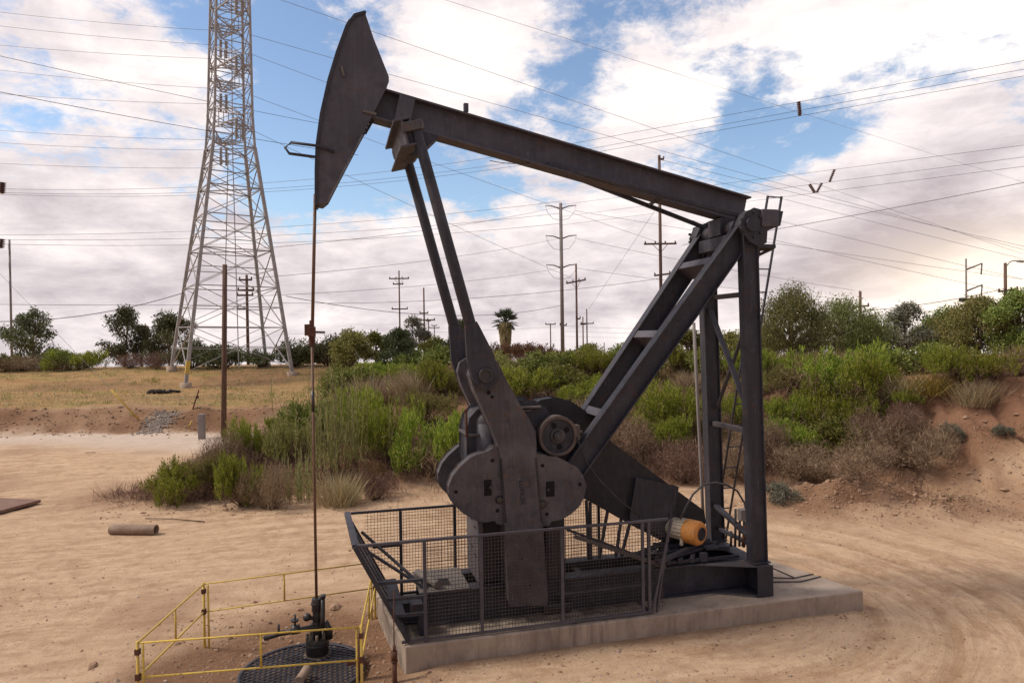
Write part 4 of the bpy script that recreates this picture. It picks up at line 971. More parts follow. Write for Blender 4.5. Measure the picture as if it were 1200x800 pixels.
# ------------------------------------------------------------------ wires
def wire(label, a, b_, sag=0., r=None, mat='wire', name='power_line', group='overhead power lines'):
    (u0, v0, D0), (u1, v1, D1) = a, b_
    p, q = AT(u0, v0, D0), AT(u1, v1, D1); D = min(D0, D1); r = (r or .00034 * (D0 + D1) / 2) * .72
    n = 24; pts = []
    for i in range(n + 1):
        t = i / n; w = p + (q - p) * t; w[2] -= 4 * sag * t * (1 - t) * D / FPX; pts.append(w)
    c = pts[n // 2]
    ob = MB().tube([x - c for x in pts], [r] * len(pts), 5).build(name, mat, None, 0, c); tag(ob, label, 'cable' if mat == 'cable' else 'power line', group)
    return ob
L = 'of the thin lines reaching the lattice tower from the left'
tl_pts = [(12, 36), (28, 53), (52, 69), (80, 104), (110, 122), (153, 164), (168, 176), (193, 197)]
ords = ['topmost', 'second from the top', 'third from the top', 'fourth from the top', 'fifth from the top', 'third from the bottom', 'second from the bottom', 'lowest']
for (v0, v1), od in zip(tl_pts, ords): wire(od + ' ' + L, (-60, v0 - 5, 47), (252, v1, 45), 3)
wire('upper of the two bolder dark lines sloping down to the lattice tower', (-60, 52, 40), (430, 155, 60), 4, .022, 'cable')
wire('lower of the two bolder dark lines sloping down to the lattice tower', (-60, 96, 36), (420, 182, 56), 4, .025, 'cable')
for (v0, u1, v1, D1, od) in ((40, 1250, 306, 70, 'topmost of the lines running right from the lattice tower behind the horse head'), (62, 772, 236, 62, 'second of the lines running right from the lattice tower behind the horse head'), (110, 772, 284, 62, 'third of the lines running right from the lattice tower behind the horse head'), (150, 675, 328, 72, 'lowest of the lines running right from the lattice tower behind the horse head')):
    wire(od, (290, v0, 46), (u1, v1, D1), 3)
wire('highest thin line slanting down across the sky above the walking beam', (300, -10, 40), (1260, 318, 80), 2, .018)
wire('thin line crossing the large white cloud above the walking beam', (490, -10, 40), (1260, 232, 85), 2, .014)
for k, (v0, v1) in enumerate(((220, 166), (224, 176), (226, 181))): wire(('top', 'middle', 'bottom')[k] + ' line of the trio passing just above the lattice tower waist', (-40, v0, 60), (640, v1 - 2 + 10, 60), 18)
for k, (v0, v1) in enumerate(((275, 236), (280, 250), (285, 262))): wire(('top', 'middle', 'bottom')[k] + ' line of the trio meeting the tall steel pole from the left', (-40, v0, 75), (657, v1, 82), 12)
WR = {}
for k, (v1, v2) in enumerate(((174, 64), (184, 74), (189, 82))): WR[k] = ((640, v1, 60), (1240, v2, 45)); wire(('top', 'middle', 'bottom')[k] + ' line of the trio above the right end of the beam', *WR[k], 0, .02, 'cable')
for k, (v1, v2) in enumerate(((240, 165), (254, 179), (264, 190))): WR[3 + k] = ((657, v1, 82), (1240, v2, 46)); wire(('top', 'middle', 'bottom')[k] + ' line of the trio passing behind the ladder top', *WR[3 + k], 0, .018, 'cable')
def on_wire(k, u):
    p, q = AT(*WR[k][0]), AT(*WR[k][1]); best = min(np.linspace(0, 1, 2001), key=lambda t: abs(600 + FPX * ((p + (q - p) * t - CC) @ CR) / ((p + (q - p) * t - CC) @ fw) - u)); return p + (q - p) * best
wire('thick pale line slanting up to the right edge above the trees', (800, 287, 70), (1240, 206, 42), 3, .034)
for k, (a, c) in enumerate((((657, 242), (560, 278)), ((657, 279), (470, 312)), ((657, 314), (400, 333)))): wire(('upper', 'middle', 'lower')[k] + ' line leaving the tall steel pole to the left', (a[0], a[1], 82), (296, c[1] + 14, 46), 8)
for k, (a, c) in enumerate((((674, 279), (1000, 340)), ((674, 314), (1010, 352)), ((674, 247), (1250, 334)))): wire(('middle', 'lower', 'upper')[k] + ' line leaving the tall steel pole to the right', (a[0], a[1], 82), (c[0], c[1], 75), 3)
for k, (a, c) in enumerate((((920, 206), (1220, 292)), ((915, 240), (1220, 308)), ((915, 268), (1180, 322)), ((900, 290), (1130, 330)))): wire(('first', 'second', 'third', 'fourth')[k] + ' from the top of the thin lines sloping down right behind the mast', (773 if k == 0 else a[0] - 130, 187 if k == 0 else a[1] - 42, 62 if k == 0 else 85), (c[0] + 40, c[1] + 10, 70), 2)
wire('dark sagging cable left of the lattice tower, rising to it', (-40, 376, 42), (215, 343, 46), 12, .03, 'cable', 'service_cable')
wire('dark sagging cable between the lattice tower and the pitman arms', (335, 347, 46), (660, 357, 76), 22, .03, 'cable', 'service_cable')
wire('long level dark line behind the lattice tower near the skyline', (-40, 356, 50), (335, 355, 55), 2, .02, 'cable', 'service_cable')
wire('level dark line crossing behind both pitman arms', (335, 355, 66), (775, 326, 62), 9, .025, 'cable', 'service_cable')
wire('faint lower line crossing behind the pitman arms near the skyline', (330, 391, 90), (690, 380, 95), 4, .02)
wire('guy wire slanting down left from the tall wooden pole behind the beam', (772, 240, 62), (690, 362, 98), 0, .022, 'wire', 'guy_wire', 'guy wires')
for k, v in enumerate((384, 390, 396)): wire(('top', 'middle', 'bottom')[k] + ' of three faint level lines seen between the diagonal legs and mast', (660, v - 2, 100), (960, v + 3 - 2 * k, 90), 2, .02)
for k, (v0, v1) in enumerate(((364, 341), (371, 352), (377, 357))): wire(('top', 'middle', 'bottom')[k] + ' of three dark cables between the right hand poles above the trees', (1008, v0, 60), (1178, v1 - 3, 55), 4, .034 if k == 0 else .02, 'cable', 'service_cable')
# insulator strings hanging on the right trios
def strand(label, q, D, r):
    if not hasattr(q[0][0], 'dtype'): q = [AT(u, v, D) for u, v in q]
    mb = MB(); c0_ = q[0]
    for a, c in zip(q[:-1], q[1:]):
        n = max(3, int(np.linalg.norm(c - a) / .14))
        for i in range(n):
            p = a + (c - a) * i / n - c0_; e = a + (c - a) * (i + .75) / n - c0_; mb.cyl(p, e, r, r * .55, 8)
        mb.cyl(a - c0_, c - c0_, r * .3, n=6)
    tag(mb.build('insulator_string', 'insul', None, 0, c0_), label, 'insulator', 'insulator strings on the lines')
strand('leaning insulator string joining the two upper lines right of the ladder top', [on_wire(3, 978), on_wire(4, 972)], 59, .15)
strand('left arm of the V shaped insulator pair right of the ladder top', [on_wire(4, 949), on_wire(5, 955)], 59, .15)
strand('right arm of the V shaped insulator pair right of the ladder top', [on_wire(4, 963), on_wire(5, 957)], 59, .15)
strand('stubby insulator cluster on the upper right trio of lines', [on_wire(0, 936), on_wire(1, 937), on_wire(2, 937)], 58, .17)
strand('insulator stack with hook at the left edge, higher one', [(3, 214), (2, 227)], 60, .3)
strand('insulator stack at the left edge, lower one over the slim pole', [(2, 280), (1, 291)], 60, .3)

# ------------------------------------------------------------------ small things lying about
g = G(157, 626, .0); zz = hz(g[0], g[1])
mb = MB().ring((-.47, .03, 0), (.47, -.05, 0), .100, .082, 28)
cp = mb.build('culvert_pipe', 'pipe', None, .004, (g[0], g[1], zz + .093)); tag(cp, 'dusty grey brown pipe length lying on the dirt yard', 'pipe')
g = G(20, 592, 0); a_, b2, c2, d2 = G(-60, 582, .08), G(47, 586, .08), G(-6, 601, .08), G(-80, 612, .08)
g = a_ * 0; c = (b2 + c2) / 2; c[2] = 0
pts = [(p[0] - c[0], p[1] - c[1]) for p in (G(-60, 581, .08), G(48, 586, .08), G(-30, 607, .08), G(-120, 600, .08))]
mb = MB().plan(pts, .03, .10)
sp_ = mb.build('steel_plate', 'plate', None, .006, c); tag(sp_, 'brown ribbed plate lying flat at the left edge of the yard', 'plate')
g = GH(183, 461); mb = MB()
for k in range(2): mb.tube([(math.cos(q) * .42 + .35 * k, math.sin(q) * .42, .10 + .05 * math.sin(3 * q)) for q in np.linspace(0, 2 * math.pi, 22)], .075, 8)
mb.tube([(.5, 0, .08), (.9, .1, .12), (1.35, -.05, .08)], .07, 8)
tag(mb.build('rubber_hose', 'rubber', None, 0, g + (0, 0, .0)), 'dark coil of old hose on the straw coloured grass', 'hose')
a, c = GH(163, 492), AT(130, 456, 29.5)
gw_ = MB().tube([np.zeros(3), c - a], .035, 8).build('guy_guard', 'yellow', None, 0, a); tag(gw_, 'slanting yellow guy wire guard on the grassy bank', 'guy guard')
q = AT(30, 340, 32); wire('thin guy wire rising left from the slanting yellow guard', (130, 456, 29.5), (-20, 300, 33), 0, .010, 'wire', 'guy_wire', 'guy wires')
a = GH(226, 482); mb = MB().tube([np.zeros(3), AT(233, 457, a[1]) - a], .03, 8).cyl(AT(231, 465, a[1]) - a - (.0, .0, .06), AT(231, 465, a[1]) - a + (0, 0, .06), .07, n=8)
tag(mb.build('rusty_stake', 'rust', None, 0, a), 'leaning rusty stake on the bank between tower and bare pole', 'stake')
a = GH(221, 505); tag(MB().tube([np.zeros(3), AT(225, 493, a[1]) - a], .03, 6).build('yellow_stake', 'yellow', None, 0, a), 'short yellow stake by the dirt road behind the bushes', 'stake')
def gate(u0, u1, vt, vb, D, label):
    a, c = AT(u0, vb, D), AT(u1, vb, D); zt_ = AT(u0, vt, D)[2] - a[2]; e = empty('yellow_barrier', a, 0, label, 'barrier'); d = c - a; d[2] = 0
    PE('barrier_rail', MB().bar((0, 0, zt_), d + (0, 0, zt_), .12).bar((0, 0, zt_ * .55), d + (0, 0, zt_ * .55), .08), 'yellow', e, 0)
    PE('barrier_post', MB().bar((0, -.08, -.6), (0, -.08, zt_), .12).bar(d + (0, -.08, -.6), d + (0, -.08, zt_), .12).bar(d * .5 + (0, -.08, -.6), d * .5 + (0, -.08, zt_), .09), 'yellow', e, 0)
gate(357, 382, 430.5, 435, 50, 'low yellow barrier on the rise left of the hanging rod')
gate(190, 214, 435.5, 437, 49, 'low yellow barrier beside the lattice tower foot')
# grey walls seen through the tower
a = AT(300, 432, 62); bl = MB().box((-2.6, 0, -1), (-.9, 1.2, 2.2)).box((.2, 0, -1), (1.0, 1.2, 1.4))
# debris: sticks and boards
for (u0, v0, u1, v1, lab) in ((170, 608, 240, 611, 'thin dark stick lying on the dirt below the left bushes'), (100, 531, 112, 531, 'small flat dark board lying on the pale dirt road')):
    a, c = G(u0, v0, .02), G(u1, v1, .02); a[2] = hz(a[0], a[1]) + .02; c[2] = hz(c[0], c[1]) + .02
    tag(MB().tube([np.zeros(3), (c - a) * .5 + (0, .02, .01), c - a], .012, 6).build('dry_stick', 'twig', None, 0, a), lab, 'stick')

# ------------------------------------------------------------------ stones and clods
def blob_mesh(name, cen, rad, mat, label=None):
    base = np.array([(1, 0, 0), (-1, 0, 0), (0, 1, 0), (0, -1, 0), (0, 0, 1), (0, 0, -1)], float)
    tri = np.array([(0, 2, 4), (2, 1, 4), (1, 3, 4), (3, 0, 4), (2, 0, 5), (1, 2, 5), (3, 1, 5), (0, 3, 5)])
    # split each triangle once for a rounder, uneven stone
    vl = [tuple(x) for x in base]; mp = {}; fl = []
    def mid(i, j):
        k = (min(i, j), max(i, j))
        if k not in mp: m_ = unit((np.array(vl[i]) + np.array(vl[j])) / 2); vl.append(tuple(m_)); mp[k] = len(vl) - 1
        return mp[k]
    for a, b_, c in tri:
        x, y, z = mid(a, b_), mid(b_, c), mid(c, a); fl += [(a, x, z), (x, b_, y), (z, y, c), (x, y, z)]
    vb = np.array(vl); n = len(cen); k = len(vb)
    V = vb[None] * (1 + NR.uniform(-.28, .28, (n, k, 1))) * rad[:, None, None] * NR.uniform(.6, 1.25, (n, 1, 3)) * np.array((1, 1, .7)) + cen[:, None]
    Fm = (np.array(fl)[None] + (np.arange(n) * k)[:, None, None]).reshape(-1, 3)
    me = bpy.data.meshes.new(name); me.from_pydata(V.reshape(-1, 3).tolist(), [], Fm.tolist()); me.update(); me.materials.append(MT[mat])
    ob = bpy.data.objects.new(name, me); COL.objects.link(ob); tag(ob, label, kind='stuff'); return ob
n = 22000; u = NR.uniform(-20, 1220, n); v = NR.uniform(585, 815, n); cen = np.array([G(a, b_, 0) for a, b_ in zip(u, v)])
cl = vnoise(cen[:, 0] * .7, cen[:, 1] * .7, 91) + .5; keep = (NR.random(n) < .12 + cl ** 2.2 * 1.1)
dc, s_, w_ = capsule(cen[:, 0], cen[:, 1]); keep &= ~((s_ > -.6) & (s_ < 6.2) & (w_ > -1.0) & (w_ < 1.0)); cen = cen[keep]
cen[:, 2] = HT(cen[:, 0], cen[:, 1]); rad = np.clip(.0055 * NR.lognormal(0, .6, len(cen)), .003, .035)
# clods fallen along the pad edge, round the well and on the spoil mound
ex_, ez_ = [], []
for i in range(520): ex_.append(L2W(NR.uniform(-.5, 6.0), -.12 - abs(NR.normal(0, .25)))); ez_.append(.008 * NR.lognormal(0, .6))
for i in range(1700): ex_.append(np.array((WELL[0] + NR.normal(.1, .95), WELL[1] + NR.normal(.15, .65), 0))); ez_.append(.011 * NR.lognormal(0, .6))
for i in range(3600): ex_.append(np.array((MOUND[0] + NR.normal(0, 1.5), MOUND[1] + NR.normal(0, .55), 0))); ez_.append(.014 * NR.lognormal(0, .55))
for i in range(700): ex_.append(np.array((NR.uniform(-9.5, -3), NR.normal(16.1, .7), 0))); ez_.append(.012 * NR.lognormal(0, .6))
for i in range(1500): ex_.append(np.array((NR.uniform(9.5, 15), NR.uniform(13, 18.5), 0))); ez_.append(.016 * NR.lognormal(0, .6))
for i in range(1600): ex_.append(np.array((NR.uniform(-28, -9), NR.normal(29.8, .9), 0))); ez_.append(.03 * NR.lognormal(0, .5))
ex_ = np.array(ex_); ex_[:, 2] = HT(ex_[:, 0], ex_[:, 1])
hb = len(cen) // 2; blob_mesh('gravel', cen[:hb], rad[:hb], 'stone', 'loose tan stones strewn over the dirt yard'); blob_mesh('dirt_crumbs', cen[hb:], rad[hb:], 'clod', 'small brown crumbs of earth strewn over the dirt yard')
blob_mesh('dirt_clods', ex_, np.clip(ez_, .004, .075), 'clod', 'brown clods heaped on the spoil mound and along the slab and slope foot')
g = GH(182, 503); q = np.array([g + np.array((NR.normal(0, .30), NR.normal(.35, .55), 0)) for _ in range(900)]); q[:, 2] = HT(q[:, 0], q[:, 1]) + .02
blob_mesh('grey_gravel', q, np.clip(.035 * NR.lognormal(0, .35, 900), .015, .08), 'greystone', 'patch of grey broken stone on the bank by the dirt road')

# ------------------------------------------------------------------ vegetation
MT['lf_bright'] = leafmat('bright_green_leaves', [(.075, .108, .022), (.14, .19, .024), (.23, .28, .028), (.33, .36, .042), (.38, .35, .13)], .45)
MT['lf_mid'] = leafmat('mid_green_leaves', [(0.084, 0.108, 0.024), (0.138, 0.168, 0.034), (0.204, 0.222, 0.048), (0.264, 0.258, 0.084)])
MT['lf_dark'] = leafmat('dark_green_leaves', [(.055, .066, .032), (.095, .108, .046), (.14, .15, .066), (.19, .185, .10)])
MT['lf_olive'] = leafmat('olive_leaves', [(0.127, 0.132, 0.037), (0.201, 0.201, 0.055), (0.287, 0.270, 0.086), (0.368, 0.322, 0.127)], .4)
MT['lf_pepper'] = leafmat('willowy_leaves', [(0.094, 0.116, 0.039), (0.154, 0.176, 0.055), (0.220, 0.237, 0.083), (0.297, 0.297, 0.127)], .45)
MT['lf_grey'] = leafmat('grey_green_leaves', [(.085, .085, .06), (.14, .135, .095), (.20, .185, .135), (.26, .235, .175)])
MT['lf_fennel'] = leafmat('feathery_green_leaves', [(0.176, 0.198, 0.055), (0.264, 0.275, 0.083), (0.352, 0.341, 0.121), (0.418, 0.374, 0.187)], .45)
MT['lf_dry'] = leafmat('dry_brown_leaves', [(0.105, 0.064, 0.042), (0.176, 0.110, 0.070), (0.264, 0.176, 0.116), (0.352, 0.259, 0.176)], .1, .9)
MT['lf_straw'] = leafmat('straw_blades', [(0.224, 0.146, 0.078), (0.336, 0.235, 0.129), (0.420, 0.336, 0.190), (0.420, 0.420, 0.280)], .2, .9)
MT['lf_gold'] = leafmat('golden_leaves', [(.15, .09, .015), (.24, .15, .025), (.32, .22, .06), (.20, .17, .06)], .2, .9)
MT['lf_rust'] = leafmat('rusty_leaves', [(.10, .045, .025), (.16, .08, .045), (.20, .12, .07), (.09, .085, .03)], .15, .9)
MT['lf_palm'] = leafmat('palm_leaves', [(.035, .05, .025), (.06, .075, .04), (.09, .10, .06), (.12, .12, .08)])
def nrm(a): return a / np.maximum(np.linalg.norm(a, axis=-1, keepdims=True), 1e-9)
def quads(name, Pc, D, L, W, mat, parent=None, bend=None, loc=None):
    """many leaf blades: base points, directions, lengths, widths"""
    n = len(Pc); D = nrm(D); Rn = nrm(NR.normal(size=(n, 3))); Sd = nrm(np.cross(D, Rn))
    L = np.broadcast_to(L, (n,))[:, None]; W = np.broadcast_to(W, (n,))[:, None]
    mid = Pc + D * L * .55 + (0 if bend is None else bend * .25); tip = Pc + D * L + (0 if bend is None else bend)
    V = np.stack([Pc - Sd * W * .25, Pc + Sd * W * .25, mid + Sd * W * .5, tip + Sd * W * .1, tip - Sd * W * .1, mid - Sd * W * .5], 1).reshape(-1, 3)
    k = np.arange(n)[:, None] * 6
    F = np.stack([k + np.array((0, 1, 2, 5)), k + np.array((5, 2, 3, 4))], 1).reshape(-1, 4)
    me = bpy.data.meshes.new(name); me.vertices.add(len(V)); me.vertices.foreach_set('co', V.ravel())
    me.loops.add(F.size); me.loops.foreach_set('vertex_index', F.ravel().astype(np.int32))
    me.polygons.add(len(F)); me.polygons.foreach_set('loop_start', np.arange(0, F.size, 4).astype(np.int32)); me.update(calc_edges=True)
    me.materials.append(MT[mat]); ob = bpy.data.objects.new(name, me); COL.objects.link(ob)
    if parent is not None: ob.parent = parent
    if loc is not None: ob.location = loc
    return ob
def dome_points(n, lobes):
    """points near the surface of an uneven cluster of lobes"""
    lw = np.array([l[3] ** 2 for l in lobes]); ix = NR.choice(len(lobes), n, p=lw / lw.sum())
    d = nrm(NR.normal(size=(n, 3))); d[:, 2] = np.abs(d[:, 2]) * 1.0 - .15
    lo = np.array(lobes)[ix]; rr = NR.uniform(.55, 1.05, n) ** .6
    p = lo[:, :3] + nrm(d) * (lo[:, 3] * rr)[:, None] * np.array((1, 1, .85)); return p, nrm(d)
def shrub(kind, seed):
    """a bush about 2 m wide and 1 m high, as an Empty with foliage and stems"""
    global NR
    NR = np.random.default_rng(seed); e = bpy.data.objects.new(KINDS[kind][0], None); COL.objects.link(e)
    mat = KINDS[kind][1]
    lob = [(NR.uniform(-.62, .62), NR.uniform(-.55, .55), NR.uniform(.18, .58), NR.uniform(.16, .42)) for _ in range(11)]
    st = MB()
    if kind in ('broom', 'olive', 'rust'):
        n = 250; p, d = dome_points(n, lob); keep = p[:, 2] > .12; p, d = p[keep], d[keep]; n = len(p); k = 40
        ax = nrm(d * .5 + np.array((0, 0, 1.)) + NR.normal(0, .22, (n, 3))); t = NR.random((n, k, 1))
        base = p[:, None] + ax[:, None] * (t - .6) * .24 + NR.normal(0, .024, (n, k, 3))
        dd = ax[:, None] * .9 + NR.normal(0, .42, (n, k, 3))
        quads('foliage', base.reshape(-1, 3), dd.reshape(-1, 3), NR.uniform(.035, .08, n * k), NR.uniform(.009, .018, n * k), mat, e)
        for i in range(44):
            q = p[i % n]; st.tube([(q[0] * .12, q[1] * .12, 0), (q[0] * .6 + NR.normal(0, .03), q[1] * .6, q[2] * .5), q], [.009, .006, .003], 3)
        # dead wood and dry leaves low down inside
        m_ = 900; b0 = np.stack([NR.normal(0, .4, m_), NR.normal(0, .38, m_), NR.uniform(0, .38, m_)], 1)
        quads('dry_leaves', b0, NR.normal(size=(m_, 3)) * (1, 1, .6) + (0, 0, .7), NR.uniform(.06, .22, m_), .007, 'lf_dry', e)
    elif kind in ('mid', 'dark', 'grey'):
        n = 240; p, d = dome_points(n, lob); k = 18
        base = p[:, None] + NR.normal(0, .065, (n, k, 3)); dd = d[:, None] * .6 + NR.normal(0, .8, (n, k, 3)) + (0, 0, .35)
        quads('foliage', base.reshape(-1, 3), dd.reshape(-1, 3), NR.uniform(.05, .11, n * k), NR.uniform(.022, .045, n * k), mat, e)
        for i in range(30):
            q = p[i]; st.tube([(q[0] * .12, q[1] * .12, 0), (q[0] * .5, q[1] * .6, q[2] * .5), q], [.018, .011, .005], 3)
    elif kind == 'fennel':
        n = 60; b0 = np.stack([NR.normal(0, .42, n), NR.normal(0, .40, n), np.zeros(n)], 1); h = NR.uniform(.45, 1.1, n); lean = np.stack([NR.normal(0, .13, n), NR.normal(0, .13, n), np.ones(n)], 1); k = 52
        t = NR.uniform(.15, 1, (n, k, 1)); base = b0[:, None] + lean[:, None] * t * h[:, None, None]
        dd = NR.normal(0, .6, (n, k, 3)) + (0, 0, .9); sc = (1.15 - t[..., 0])
        quads('foliage', base.reshape(-1, 3), dd.reshape(-1, 3), (NR.uniform(.05, .14, (n, k)) * (.5 + sc)).ravel(), .011, mat, e)
        for i in range(n): st.tube([b0[i], b0[i] + lean[i] * h[i]], [.010, .005], 3)
    elif kind == 'dry':
        n = 7000; p, d = dome_points(n, lob); p = p + NR.normal(0, .06, (n, 3)); p[:, 2] = np.abs(p[:, 2]) * NR.random(n) ** .4; quads('foliage', p, d * .5 + NR.normal(0, .7, (n, 3)) + (0, 0, .5), NR.uniform(.04, .15, n), NR.uniform(.004, .009, n), mat, e)
        for i in range(110):
            q = p[i] * (1, 1, 1.08); st.tube([(q[0] * .15, q[1] * .15, 0), (q[0] * .55 + NR.normal(0, .05), q[1] * .55 + NR.normal(0, .05), q[2] * .55), q], [.006, .004, .002], 3)
    elif kind in ('grass', 'gold'):
        n = 900; b0 = np.stack([NR.normal(0, .30, n), NR.normal(0, .28, n), np.zeros(n)], 1); dd = np.stack([NR.normal(0, .32, n) + b0[:, 0] * .6, NR.normal(0, .32, n) + b0[:, 1] * .6, np.ones(n)], 1); L = NR.uniform(.4, 1.05, n)
        bend = nrm(dd * (1, 1, 0)) * (L * .22)[:, None] - np.array((0, 0, .08))
        quads('foliage', b0, dd, L, NR.uniform(.010, .02, n), mat, e, bend)
    if st.v: st.build('stems', 'twig', e)
    return e
KINDS = {'broom': ('green_shrub', 'lf_bright'), 'olive': ('olive_shrub', 'lf_olive'), 'rust': ('rusty_shrub', 'lf_rust'), 'mid': ('leafy_bush', 'lf_mid'), 'dark': ('dark_bush', 'lf_dark'), 'grey': ('grey_bush', 'lf_grey'),
         'fennel': ('fennel_clump', 'lf_fennel'), 'dry': ('dry_bush', 'lf_dry'), 'grass': ('grass_clump', 'lf_straw'), 'gold': ('golden_clump', 'lf_gold')}
PROTO = {}
def put(kind, u, v, wpx, hpx, label, D=None, var=0):
    """one bush whose foot shows at (u, v), wpx wide and hpx high in the picture"""
    key = (kind, var % (4 if kind == 'broom' else 2))
    p = GH(u, v) if D is None else AT(u, v, D)
    if D is not None: p[2] = hz(p[0], p[1]); hpx = hpx
    d = p[1]; w = wpx / FPX * d; h = hpx / FPX * d
    if key not in PROTO: o = PROTO[key] = shrub(kind, 100 + 7 * len(PROTO)); o['used'] = 0
    o = PROTO[key]
    if o['used']: o = copy_tree(o)
    else: o['used'] = 1
    o.location = p - (0, 0, .04); o.rotation_euler = (0, 0, RND.uniform(0, 6.28)); g_ = 1.2 if kind in ('broom', 'olive', 'mid') else 1.0; o.scale = (w / 1.75 * g_, w / 1.75 * g_, h / .92 * (1 + (g_ - 1) * .6))
    tag(o, label, 'dry bush' if kind in ('dry',) else 'grass clump' if kind in ('grass', 'gold') else 'bush', {'dry': 'dry bushes on the slope', 'grass': 'grass clumps on the slope', 'gold': 'grass clumps on the slope'}.get(kind, 'green bushes on the slope'))
    return o
